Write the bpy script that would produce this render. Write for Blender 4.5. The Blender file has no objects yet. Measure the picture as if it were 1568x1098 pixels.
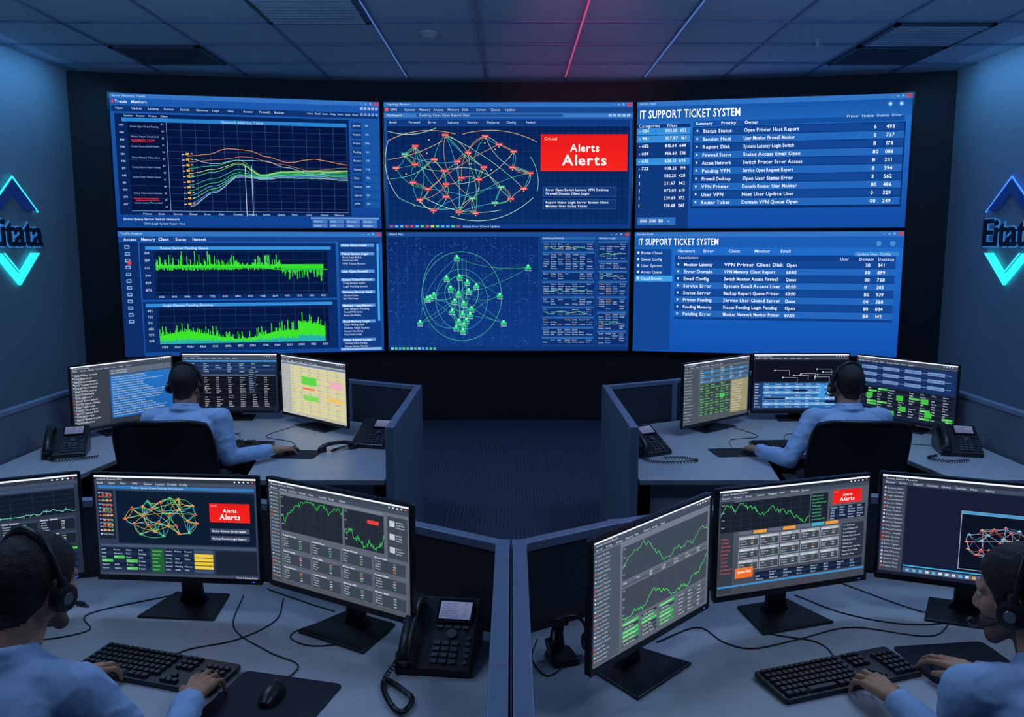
import bpy, math, random, time
from mathutils import Vector, Matrix, noise
R=random.Random(7)
scene=bpy.context.scene
V=Vector
PI=math.pi
try:
    scene.view_settings.view_transform='Standard'
    scene.view_settings.look='None'
except Exception: pass

# ------------------------------------------------------------------ colour / materials
def s2l(c):
    c=c/255.0
    return c/12.92 if c<=0.04045 else ((c+0.055)/1.055)**2.4
def lin(c): return (s2l(c[0]),s2l(c[1]),s2l(c[2]),1.0)

def mat(name,col,rough=0.5,metal=0.0,var=0.15,nscale=8.0,bump=0.0,bscale=60.0,spec=0.5,coat=0.0):
    m=bpy.data.materials.new(name); m.use_nodes=True
    nt=m.node_tree; N=nt.nodes; b=N['Principled BSDF']
    tc=N.new('ShaderNodeTexCoord'); no=N.new('ShaderNodeTexNoise')
    no.inputs['Scale'].default_value=nscale; no.inputs['Detail'].default_value=4
    nt.links.new(tc.outputs['Object'],no.inputs['Vector'])
    rp=N.new('ShaderNodeValToRGB')
    rp.color_ramp.elements[0].position=0.3; rp.color_ramp.elements[1].position=0.7
    rp.color_ramp.elements[0].color=(*[x*(1-var) for x in col[:3]],1)
    rp.color_ramp.elements[1].color=(*[min(1,x*(1+var)) for x in col[:3]],1)
    nt.links.new(no.outputs['Fac'],rp.inputs['Fac'])
    nt.links.new(rp.outputs['Color'],b.inputs['Base Color'])
    b.inputs['Roughness'].default_value=rough; b.inputs['Metallic'].default_value=metal
    b.inputs['Specular IOR Level'].default_value=spec
    if coat: b.inputs['Coat Weight'].default_value=coat
    if bump>0:
        n2=N.new('ShaderNodeTexNoise'); n2.inputs['Scale'].default_value=bscale; n2.inputs['Detail'].default_value=5
        nt.links.new(tc.outputs['Object'],n2.inputs['Vector'])
        bp=N.new('ShaderNodeBump'); bp.inputs['Strength'].default_value=bump; bp.inputs['Distance'].default_value=0.01
        nt.links.new(n2.outputs['Fac'],bp.inputs['Height']); nt.links.new(bp.outputs['Normal'],b.inputs['Normal'])
    return m
def emis(name,col,strength=1.0,sampling='AUTO'):
    m=bpy.data.materials.new(name); m.use_nodes=True
    nt=m.node_tree; b=nt.nodes['Principled BSDF']
    b.inputs['Base Color'].default_value=(*[x*0.2 for x in col[:3]],1)
    b.inputs['Emission Color'].default_value=(*col[:3],1); b.inputs['Emission Strength'].default_value=strength
    b.inputs['Roughness'].default_value=0.4
    m.cycles.emission_sampling=sampling
    return m
def screenmat(name,sampling,strength=1.0):
    m=bpy.data.materials.new(name); m.use_nodes=True
    nt=m.node_tree; N=nt.nodes; N.remove(N['Principled BSDF'])
    at=N.new('ShaderNodeAttribute'); at.attribute_name='Col'
    em=N.new('ShaderNodeEmission'); em.inputs['Strength'].default_value=strength
    nt.links.new(at.outputs['Color'],em.inputs['Color'])
    nt.links.new(em.outputs[0],N['Material Output'].inputs['Surface'])
    m.cycles.emission_sampling=sampling
    return m
M_SB=screenmat('screen_backlight','FRONT',1.05); M_SP=screenmat('screen_pixels','NONE',1.05)
M_BLK=mat('black_plastic',(0.012,0.013,0.016),0.35,bump=0.05,bscale=300)
M_BLKG=mat('black_gloss',(0.008,0.009,0.012),0.2)
M_KEY=mat('key_plastic',(0.02,0.021,0.025),0.45)
M_PAD=mat('pad_cloth',(0.010,0.013,0.028),0.8,bump=0.2,bscale=600)
M_DESK=mat('desk_laminate',(0.45,0.47,0.51),0.38,var=0.05,nscale=20,bump=0.02,bscale=200)
M_DESKE=mat('desk_edge',(0.25,0.27,0.3),0.5)
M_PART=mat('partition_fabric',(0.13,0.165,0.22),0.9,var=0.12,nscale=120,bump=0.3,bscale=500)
M_PARTD=mat('partition_fabric_shaded',(0.032,0.040,0.056),0.9,var=0.2,nscale=120,bump=0.3,bscale=500)  # same fabric, darkened: shade of the unlit inner panels put into the colour
M_CAP=mat('partition_cap_metal',(0.19,0.25,0.36),0.4,metal=0.2,var=0.05)
M_WALL=mat('wall_paint',(0.28,0.36,0.43),0.75,var=0.05,nscale=1.5,bump=0.04,bscale=120)
M_WBLK=mat('video_wall_surround_paint',(0.006,0.007,0.014),0.6,var=0.2,nscale=3)
M_CEIL=mat('ceiling_tile',(0.54,0.60,0.68),0.85,var=0.05,nscale=40,bump=0.15,bscale=250)
M_TBAR=mat('ceiling_grid_metal',(0.18,0.25,0.38),0.4,metal=0.2)
M_VENT=mat('vent_metal',(0.07,0.085,0.11),0.5,metal=0.3)
M_VENTL=mat('vent_slat_metal',(0.40,0.46,0.54),0.5,metal=0.1)
M_VD=mat('vent_dark',(0.008,0.009,0.012),0.9)
M_WHT=mat('white_plastic',(0.5,0.52,0.55),0.4)
M_SKIN=mat('skin',(0.56,0.28,0.165),0.5,var=0.12,nscale=25,bump=0.06,bscale=180)
M_STUB=mat('stubble',(0.18,0.10,0.07),0.7,var=0.25,nscale=200,bump=0.2,bscale=400)
M_HAIR=mat('hair_dark',(0.016,0.012,0.011),0.6,var=0.4,nscale=150,bump=0.5,bscale=260)
M_SHIRT=mat('shirt_cotton',(0.36,0.53,0.80),0.8,var=0.06,nscale=15,bump=0.12,bscale=35)
M_TRO=mat('trouser_cloth',(0.02,0.025,0.04),0.9,bump=0.1)
M_SHOE=mat('shoe_leather',(0.01,0.01,0.01),0.4)
M_EYE=mat('eye_white',(0.6,0.58,0.56),0.2); M_IRIS=mat('iris',(0.03,0.02,0.01),0.2)
M_CHF=mat('chair_mesh_fabric',(0.012,0.013,0.018),0.85,var=0.3,nscale=200,bump=0.5,bscale=500)
M_STEEL=mat('steel',(0.45,0.46,0.48),0.3,metal=0.9)
M_LOGOD=mat('logo_navy',(0.006,0.012,0.035),0.5)
M_LOGOB=emis('logo_blue',lin((16,50,130)),0.5)
M_LOGOH=emis('logo_halo_blue',lin((42,120,195)),0.9)
M_NEONC=emis('neon_cyan',lin((40,225,245)),1.6)
M_NEONB=emis('neon_blue',lin((50,110,255)),2.0)
M_PINK=emis('led_pink',lin((215,80,140)),0.7)
M_BLUELED=emis('led_blue',lin((60,110,255)),1.0,'NONE')
M_LEDL=emis('led_strip_blue',lin((80,120,195)),0.8,'NONE')
M_LCD=screenmat('phone_lcd','NONE'); M_PK=mat('phone_keys',(.06,.065,.075),.4)

def carpet():
    m=mat('carpet_tiles',(0.03,0.035,0.045),0.95,bump=0.5,bscale=150)
    nt=m.node_tree; N=nt.nodes; b=N['Principled BSDF']
    tc=N.new('ShaderNodeTexCoord')
    ck=N.new('ShaderNodeTexChecker'); ck.inputs['Scale'].default_value=2.0
    ck.inputs['Color1'].default_value=(1,1,1,1); ck.inputs['Color2'].default_value=(0,0,0,1)
    w1=N.new('ShaderNodeTexWave'); w1.bands_direction='X'; w1.inputs['Scale'].default_value=11; w1.inputs['Distortion'].default_value=5
    w2=N.new('ShaderNodeTexWave'); w2.bands_direction='Y'; w2.inputs['Scale'].default_value=11; w2.inputs['Distortion'].default_value=5
    for n in (ck,w1,w2): nt.links.new(tc.outputs['Object'],n.inputs['Vector'])
    mx=N.new('ShaderNodeMixRGB'); nt.links.new(ck.outputs['Fac'],mx.inputs['Fac'])
    nt.links.new(w1.outputs['Color'],mx.inputs['Color1']); nt.links.new(w2.outputs['Color'],mx.inputs['Color2'])
    rp=N.new('ShaderNodeValToRGB'); rp.color_ramp.elements[0].color=(0.04,0.052,0.08,1); rp.color_ramp.elements[1].color=(0.085,0.105,0.155,1)
    nt.links.new(mx.outputs[0],rp.inputs['Fac']); nt.links.new(rp.outputs['Color'],b.inputs['Base Color'])
    return m
M_CARP=carpet()

# ------------------------------------------------------------------ mesh builder
class MB:
    def __init__(s): s.v=[];s.f=[];s.m=[];s.M=Matrix.Identity(4)
    def add(s,vs,fs,mi=0,M=None):
        o=len(s.v); T=s.M if M is None else s.M@M
        s.v+= [T@V(p) for p in vs]; s.f+=[tuple(i+o for i in f) for f in fs]; s.m+=[mi]*len(fs)
    def box(s,c,d,mi=0,M=None,taper=1.0):
        x,y,z=[k/2 for k in d]; cx,cy,cz=c; t=taper
        vs=[(cx-x,cy-y,cz-z),(cx+x,cy-y,cz-z),(cx+x,cy+y,cz-z),(cx-x,cy+y,cz-z),
            (cx-x*t,cy-y*t,cz+z),(cx+x*t,cy-y*t,cz+z),(cx+x*t,cy+y*t,cz+z),(cx-x*t,cy+y*t,cz+z)]
        s.add(vs,[(3,2,1,0),(4,5,6,7),(0,1,5,4),(1,2,6,5),(2,3,7,6),(3,0,4,7)],mi,M)
    def prism(s,poly,z0,z1,mi=0,M=None,mside=None):
        n=len(poly)
        vs=[(p[0],p[1],z0) for p in poly]+[(p[0],p[1],z1) for p in poly]
        s.add(vs,[tuple(range(n-1,-1,-1)),tuple(range(n,2*n))],mi,M)
        o=len(s.v)-2*n
        for i in range(n):
            j=(i+1)%n; s.f.append((o+i,o+j,o+n+j,o+n+i)); s.m.append(mi if mside is None else mside)
    def rprism(s,w,h,r,z0,z1,mi=0,M=None,n=5,top=1.0):
        pts=[]
        for cx,cy,a0 in ((w/2-r,h/2-r,0),(-w/2+r,h/2-r,90),(-w/2+r,-h/2+r,180),(w/2-r,-h/2+r,270)):
            for k in range(n+1):
                a=math.radians(a0+90*k/n); pts.append((cx+r*math.cos(a),cy+r*math.sin(a)))
        if top==1.0: s.prism(pts,z0,z1,mi,M)
        else:
            k=len(pts); vs=[(p[0],p[1],z0) for p in pts]+[(p[0]*top,p[1]*top,z1) for p in pts]
            fs=[tuple(range(k-1,-1,-1)),tuple(range(k,2*k))]+[(i,(i+1)%k,k+(i+1)%k,k+i) for i in range(k)]
            s.add(vs,fs,mi,M)
    def loft(s,rings,mi=0,M=None,caps=True):
        n=len(rings[0]); vs=[p for r in rings for p in r]; fs=[]
        for a in range(len(rings)-1):
            for i in range(n):
                j=(i+1)%n; fs.append((a*n+i,a*n+j,(a+1)*n+j,(a+1)*n+i))
        if caps: fs.append(tuple(range(n-1,-1,-1))); fs.append(tuple((len(rings)-1)*n+i for i in range(n)))
        s.add(vs,fs,mi,M)
    def tube(s,pts,r,n=8,mi=0,M=None,closed=False):
        pts=[V(p) for p in pts]; rings=[]; prev=None
        rr=r if isinstance(r,(list,tuple)) else [r]*len(pts)
        L=len(pts)
        for i,p in enumerate(pts):
            if closed: t=(pts[(i+1)%L]-pts[i-1])
            else: t=pts[min(i+1,L-1)]-pts[max(i-1,0)]
            t.normalize()
            if prev is None:
                a=V((0,0,1)) if abs(t.z)<0.9 else V((1,0,0))
                x=t.cross(a).normalized()
            else:
                x=(prev-t*prev.dot(t)).normalized()
            prev=x; y=t.cross(x)
            rings.append([p+(x*math.cos(2*PI*k/n)+y*math.sin(2*PI*k/n))*rr[i] for k in range(n)])
        if closed: rings.append(rings[0])
        s.loft(rings,mi,M,caps=not closed)
    def capsule(s,p0,r0,p1,r1,n=14,mi=0,M=None):
        p0=V(p0);p1=V(p1); d=(p1-p0)
        if d.length<1e-6: d=V((0,0,1e-4))
        t=d.normalized(); pts=[];rr=[]
        for k in range(5):
            a=PI/2*k/5+0.12; a=min(a,PI/2); pts.append(p0-t*r0*math.cos(a)); rr.append(r0*math.sin(a))
        pts.append(p0);rr.append(r0)
        pts.append(p1);rr.append(r1)
        for k in range(4,-1,-1):
            a=min(PI/2*k/5+0.12,PI/2); pts.append(p1+t*r1*math.cos(a)); rr.append(r1*math.sin(a))
        s.tube(pts,rr,n,mi,M)
    def ell(s,c,r,mi=0,M=None,n=20,mrings=12):
        c=V(c); rings=[]
        for k in range(1,mrings):
            a=PI*k/mrings
            rings.append([c+V((r[0]*math.sin(a)*math.cos(2*PI*j/n),r[1]*math.sin(a)*math.sin(2*PI*j/n),-r[2]*math.cos(a))) for j in range(n)])
        s.loft(rings,mi,M)
    def cyl(s,p0,p1,r0,r1=None,n=20,mi=0,M=None):
        s.tube([p0,p1],[r0,r1 if r1 is not None else r0],n,mi,M)
    def mesh(s,name,mats,smooth=None):
        me=bpy.data.meshes.new(name); me.from_pydata([tuple(p) for p in s.v],[],s.f)
        for m in mats: me.materials.append(m)
        me.polygons.foreach_set('material_index',s.m)
        me.update()
        if smooth:
            me.shade_smooth()
            try: me.set_sharp_from_angle(angle=math.radians(smooth))
            except Exception: pass
        return me
def link(name,me,parent=None,bevel=0):
    o=bpy.data.objects.new(name,me); scene.collection.objects.link(o)
    if parent is not None:
        o.parent=parent; o.matrix_parent_inverse=Matrix.Translation(-V(parent.location))
    if bevel:
        b=o.modifiers.new('bevel','BEVEL'); b.width=bevel; b.segments=2; b.limit_method='ANGLE'; b.angle_limit=math.radians(40)
    return o
def empty(name,loc):
    e=bpy.data.objects.new(name,None); e.location=loc; e.empty_display_size=0.1; scene.collection.objects.link(e); return e
def frame(px,py,pz,yaw):
    return Matrix.Translation((px,py,pz))@Matrix.Rotation(yaw,4,'Z')
def cat(pts,n=12):
    pts=[V(p) for p in pts]; P=[pts[0]*2-pts[1]]+pts+[pts[-1]*2-pts[-2]]; out=[]
    for i in range(1,len(P)-2):
        for k in range(n):
            t=k/n; a,b,c,d=P[i-1:i+3]
            out.append(.5*((2*b)+(c-a)*t+(2*a-5*b+4*c-d)*t*t+(3*b-a-3*c+d)*t**3))
    out.append(pts[-1]); return out

# ------------------------------------------------------------------ glyphs
CH="ABCDEFGHIJKLMNOPQRSTUVWXYZabcdefghijklmnopqrstuvwxyz0123456789.:-/%"
GL={}
def build_glyphs():
    obs=[]
    for bold in (0,1):
        for ch in CH:
            cu=bpy.data.curves.new('g','FONT'); cu.body=ch; cu.size=1; cu.resolution_u=2
            cu.offset=0.018 if bold else 0.0; cu.fill_mode='FRONT'
            o=bpy.data.objects.new('g',cu); scene.collection.objects.link(o); obs.append((bold,ch,o,cu))
    dg=bpy.context.evaluated_depsgraph_get(); dg.update()
    for bold,ch,o,cu in obs:
        e=o.evaluated_get(dg); me=e.to_mesh()
        vs=[(v.co.x,v.co.y) for v in me.vertices]; fs=[tuple(p.vertices) for p in me.polygons]
        e.to_mesh_clear()
        mx=max([v[0] for v in vs]) if vs else 0.3
        GL[(bold,ch)]=(vs,fs,mx+0.06)
    for bold,ch,o,cu in obs:
        bpy.data.objects.remove(o); bpy.data.curves.remove(cu)
build_glyphs()

# ------------------------------------------------------------------ PEOPLE
def remesh(mb,vox,it=4,name='r'):
    me=mb.mesh(name,[]) ; o=bpy.data.objects.new('tmp',me); scene.collection.objects.link(o)
    m=o.modifiers.new('r','REMESH'); m.mode='VOXEL'; m.voxel_size=vox; m.adaptivity=0
    s=o.modifiers.new('s','SMOOTH'); s.iterations=it; s.factor=.5
    dg=bpy.context.evaluated_depsgraph_get(); out=bpy.data.meshes.new_from_object(o.evaluated_get(dg))
    bpy.data.objects.remove(o); bpy.data.meshes.remove(me); out.shade_smooth(); out.materials.clear(); return out
def hand(mb,W,Fd,Nn,right,curl=1.0,spread=1.0,flat=False):
    W=V(W);F=V(Fd).normalized();N=V(Nn); N=(N-F*N.dot(F)).normalized(); T=F.cross(N)*(-1 if right else 1)
    P=lambda f,t,n:W+F*f+T*t+N*n
    mb.capsule(P(-.06,0,0),.025,P(.01,0,0),.021)
    K=[(.092,.030,.0),(.097,.010,.003),(.091,-.010,.001),(.082,-.029,-.004)]
    for (f,t,n),bt in zip(K,(.014,.005,-.006,-.015)):
        mb.capsule(P(.005,bt,0),.0165,P(f-.004,t,n),.0115)
    mb.capsule(P(.03,.01,-.006),.014,P(.075,.012,-.006),.012); mb.capsule(P(.03,-.012,-.006),.014,P(.068,-.015,-.006),.012)
    Ls=[(.042,.026,.021),(.047,.030,.022),(.043,.028,.021),(.034,.021,.019)]
    A=[(14,34,28),(10,38,30),(14,40,30),(18,38,26)]
    for (f,t,n),L,a,sp in zip(K,Ls,A,(.16,.04,-.08,-.22)):
        p=P(f,t,n); ang=0; r=.0092
        if L[0]<.036: r=.008
        for l,da in zip(L,a):
            ang+=math.radians(da*curl); d=(F*math.cos(ang)-N*math.sin(ang)+T*sp*spread*math.cos(ang)).normalized(); q=p+d*l; mb.capsule(p,r,q,r*.88,10); p=q; r*=.88
    tp=[P(.022,.018,-.004),P(.052,.046,-.012),P(.080,.056,-.020),P(.102,.052,-.028)]
    for (a,b),(ra,rb) in zip(zip(tp[:-1],tp[1:]),((.0155,.0115),(.0115,.0095),(.0095,.0075))): mb.capsule(a,ra,b,rb,10)
def person(pel,neck,headc,hyaw,hpitch,sh,el,wr,hd,knees,feet,byaw,hup=((0,0,1),(0,0,1)),curl=(1,1),watch=False,hs=1.0,collar=True,mic=False):
    p=empty('seated_operator_man',(pel[0],pel[1],0)); pel=V(pel);neck=V(neck);headc=V(headc)
    Rt=V((math.cos(byaw),math.sin(byaw),0)); Fw=V((-math.sin(byaw),math.cos(byaw),0))
    mb=MB(); rings=[]
    for t,rx,ry,off in ((-.12,.13,.10,0),(-.06,.168,.125,0),(.08,.175,.135,0),(.25,.165,.13,0),(.42,.162,.122,0),(.6,.178,.13,0),(.75,.19,.132,0),(.86,.185,.118,0),(.94,.15,.095,0),(1.0,.085,.07,0)):
        c=pel.lerp(neck,t)-Fw*.018*math.sin(PI*min(max(t,0),1))
        rings.append([c+Rt*rx*(abs(math.cos(a))**.85)*(1 if math.cos(a)>0 else -1)+Fw*ry*(abs(math.sin(a))**.9)*(1 if math.sin(a)>0 else -1) for a in [2*PI*k/28 for k in range(28)]])
    mb.loft(rings)
    for i in (0,1):
        S=V(sh[i]);E=V(el[i]);Wr=V(wr[i])
        base=neck+(S-neck)*.18-V((0,0,.035)); mb.capsule(base,.055,S,.062); ch=pel.lerp(neck,.72)+(S-neck)*.35; mb.capsule(ch,.085,S-V((0,0,.02)),.058)
        mb.capsule(S,.064,S.lerp(E,.5),.055); mb.capsule(S.lerp(E,.5),.055,E,.047); cf=Wr+(E-Wr).normalized()*.045
        mb.capsule(E,.048,E.lerp(cf,.45),.046); mb.capsule(E.lerp(cf,.45),.046,cf,.034)
        d=(Wr-E).normalized(); mb.tube([cf-d*.035,cf-d*.03,cf+d*.02,cf+d*.022],[.030,.039,.038,.030],18)
    if collar:
        up=(headc-neck).normalized(); cc=neck+up*.012
        ring=[cc+Rt*.066*math.cos(2*PI*k/24)+Fw*(.064*math.sin(2*PI*k/24))+V((0,0,-.014*math.sin(2*PI*k/24))) for k in range(24)]
        mb.tube(ring,.011,8,closed=True); mb.tube([q+V((0,0,.017))-(q-cc)*.07 for q in ring],.009,8,closed=True); mb.tube([q+V((0,0,-.012))+(q-cc)*.12 for q in ring],.012,8,closed=True)
    me=remesh(mb,.0075,3)
    for v in me.vertices:
        co=v.co; n1=noise.noise(co*9); n2=noise.noise(V((co.x*14+3,co.y*14,co.z*30))); rd=1-abs(noise.noise(co*16+V((5,1,2))))*2
        v.co=co+v.normal*(n1*.006+n2*.003+max(0,rd-.6)*.008)
    me.materials.append(M_SHIRT); link('shirt',me,p)
    mb=MB(); mb.capsule(pel+V((0,0,-.02))-Rt*.07,.11,pel+V((0,0,-.02))+Rt*.07,.11)
    for i,s in ((0,-1),(1,1)):
        h=pel+Rt*s*.09-V((0,0,.02)); k=V(knees[i]); f=V(feet[i]); mb.capsule(h,.088,k,.062); mb.capsule(k,.06,f,.045)
    me=remesh(mb,.013,4); me.materials.append(M_TRO); link('trousers',me,p)
    mb=MB()
    for i in (0,1):
        f=V(feet[i]); mb.loft([[f+Fw*a+Rt*(w_*math.cos(2*PI*k/14))+V((0,0,-f.z+.002+hh*(.5+.5*math.sin(2*PI*k/14)))) for k in range(14)] for a,w_,hh in ((-.07,.02,.07),(-.05,.035,.09),(0,.04,.10),(.06,.043,.075),(.13,.045,.05),(.18,.03,.035),(.195,.012,.02))])
    link('shoes',mb.mesh('shoes',[M_SHOE],60),p)
    HM=Matrix.Translation(headc)@Matrix.Rotation(hyaw,4,'Z')@Matrix.Rotation(hpitch,4,'X')@Matrix.Scale(hs,4); inv=HM.inverted()
    mb=MB(); mb.ell((0,-.010,.034),(.075,.096,.087)); mb.ell((0,.028,-.020),(.061,.066,.080)); mb.ell((0,-.03,.0),(.068,.07,.07))
    for s in (-1,1):
        mb.capsule((s*.052,.0,-.045),.018,(s*.018,.062,-.096),.019); mb.ell((s*.040,.055,-.022),(.022,.026,.026)); mb.capsule((s*.012,.086,.022),.011,(s*.045,.070,.020),.010)
        mb.ell((s*.079,-.008,-.008),(.007,.017,.030)); mb.ell((s*.083,-.016,.006),(.006,.013,.018)); mb.ell((s*.009,.094,-.034),(.008,.009,.007))
    mb.ell((0,.070,-.096),(.022,.020,.018)); mb.capsule((0,.085,.012),.008,(0,.103,-.026),.0095); mb.ell((0,.102,-.031),(.010,.011,.0085)); mb.ell((0,.075,-.062),(.030,.016,.022))
    mb.capsule((-.018,.086,-.058),.0065,(.018,.086,-.058),.0065); mb.capsule((-.015,.085,-.069),.007,(.015,.085,-.069),.007)
    nb=inv@(neck-V((0,0,.04))); mb.capsule((0,-.022,-.045),.056,nb,.060,18); mb.capsule((0,-.045,-.03),.045,nb+V((0,-.01,0)),.050,18)
    me=remesh(mb,.0042,3)
    ctl=[(-.2,-.068),(-.10,-.068),(-.06,-.060),(-.035,-.03),(-.02,.030),(.005,.030),(.014,-.018),(.032,-.020),(.040,.022),(.058,.050),(.075,.070),(.2,.078)]
    def hz(y):
        for (a,b),(c_,d_) in zip(ctl[:-1],ctl[1:]):
            if a<=y<=c_: return b+(d_-b)*(y-a)/(c_-a)
        return .08
    me.materials.append(M_SKIN); me.materials.append(M_HAIR); me.materials.append(M_STUB)
    msk=[]
    for v in me.vertices:
        x,y,z=v.co; m=min(1,max(0,(z-hz(y))/.012+.5))
        if abs(x)>.0735 and -.032<y<.014 and z<.026: m=0
        msk.append(m)
    nrm=[v.normal.copy() for v in me.vertices]
    for v,m,n in zip(me.vertices,msk,nrm):
        z=v.co.z; th=.0025+.0065*min(1,max(0,(z+.03)/.09)); v.co=v.co+n*(m*(th+.0018*noise.noise(v.co*90)))
    for q in me.polygons:
        a=sum(msk[i] for i in q.vertices)/len(q.vertices); c=q.center
        if a>.45: q.material_index=1
        elif (c.z<-.038 and c.y>.0 and c.z>-.125 and abs(c.x)<.08 and not(abs(c.x)<.018 and -.074<c.z<-.054)) and (c.y<.08 or c.z<-.045): q.material_index=2
    me.transform(HM); link('head',me,p)
    mb=MB(); mb.M=HM
    for s in (-1,1): mb.ell((s*.030,.0765,.003),(.0115,.0115,.0105),0); mb.ell((s*.030,.0855,.003),(.0055,.0035,.0055),1)
    link('eyes',mb.mesh('eyes',[M_EYE,M_IRIS],60),p)
    mb=MB(); mb.M=HM
    mb.tube([(.094*math.cos(a),-.012-.02*math.sin(a),-.005+.143*math.sin(a)) for a in [PI*k/28 for k in range(29)]],.0065,8)
    mb.tube([(.090*math.cos(a),-.012-.02*math.sin(a),-.005+.137*math.sin(a)) for a in [PI*(.2+.6*k/20) for k in range(21)]],.009,8)
    for s in (-1,1):
        mb.tube([(s*.082,-.008,-.012),(s*.086,-.008,-.012),(s*.092,-.008,-.012),(s*.094,-.008,-.012),(s*.106,-.008,-.012),(s*.110,-.008,-.012)],[.026,.033,.033,.028,.030,.022],22); mb.capsule((s*.102,-.011,.0),.008,(s*.094,-.012,.03),.007)
        mb.tube([(s*.1095,-.008,-.012),(s*.112,-.008,-.012)],[.014,.012],18,1)
    s=-1 if mic!='r' else 1
    mb.tube(cat([(s*.102,.005,-.022),(s*.10,.045,-.045),(s*.07,.09,-.062),(s*.035,.108,-.066)],6),.003,6); mb.capsule((s*.04,.106,-.066),.007,(s*.022,.110,-.067),.007)
    link('headset',mb.mesh('headset',[M_BLK,M_STEEL],50),p)
    for i,nm in ((0,'hand_left'),(1,'hand_right')):
        mb=MB(); W=V(wr[i]); hand(mb,W,hd[i],hup[i],i==1,curl[i]); E=V(el[i]); mb.capsule(W+(E-W).normalized()*.075,.027,W,.023)
        me=remesh(mb,.0026,2); me.materials.append(M_SKIN); link(nm,me,p)
        if watch and i==1:
            d=(W-E).normalized(); c=W-d*.004; mb=MB(); x=d.cross(V((0,0,1))).normalized(); y=d.cross(x)
            mb.tube([c+x*.027*math.cos(2*PI*k/24)+y*.025*math.sin(2*PI*k/24) for k in range(24)],.0055,8,closed=True)
            mb.tube([c+V((0,0,.020)),c+V((0,0,.032))],.018,20,0); link('wristwatch',mb.mesh('wristwatch',[M_STEEL],40),p)
person((-1.84,4.42,.57),(-1.82,4.47,1.055),(-1.83,4.53,1.18),-.05,-.06,[(-2.01,4.48,1.0),(-1.63,4.47,1.0)],[(-2.08,4.44,.79),(-1.57,4.43,.79)],[(-1.93,4.70,.79),(-1.385,4.635,.785)],[(.35,.9,-.05),(.5,.85,-.12)],
  [(-1.98,4.85,.58),(-1.72,4.85,.58)],[(-2.0,4.88,.09),(-1.7,4.88,.09)],-.05,curl=(1,.6))
person((1.86,4.42,.57),(1.87,4.47,1.055),(1.885,4.53,1.18),.12,-.06,[(1.68,4.47,1.0),(2.06,4.48,1.0)],[(1.53,4.39,.79),(2.12,4.44,.79)],[(1.43,4.65,.785),(1.95,4.70,.79)],[(-.1,.95,-.12),(-.35,.9,-.05)],
  [(1.74,4.85,.58),(2.0,4.85,.58)],[(1.72,4.88,.09),(2.02,4.88,.09)],.08,curl=(.6,1))
person((-1.16,1.56,.57),(-1.13,1.70,1.05),(-1.10,1.79,1.178),-.30,-.14,[(-1.33,1.74,1.0),(-.945,1.66,.99)],[(-1.44,1.80,.80),(-.80,1.71,.785)],[(-1.205,2.05,.797),(-.83,1.985,.797)],[(.42,.9,-.06),(-.02,1,-.06)],
  [(-1.27,2.0,.58),(-1.02,2.0,.58)],[(-1.27,2.05,.09),(-.98,2.05,.09)],-.2,mic='r')
person((1.24,1.56,.57),(1.20,1.69,1.03),(1.172,1.78,1.155),.70,-.14,[(1.0,1.67,.98),(1.385,1.73,.98)],[(1.03,1.72,.785),(1.47,1.86,.80)],[(.985,1.985,.797),(1.275,2.09,.797)],[(-.12,.98,-.06),(-.38,.92,-.08)],
  [(1.1,2.0,.58),(1.36,2.0,.58)],[(1.08,2.05,.09),(1.36,2.05,.09)],.25,curl=(1,.7),watch=True)

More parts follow.
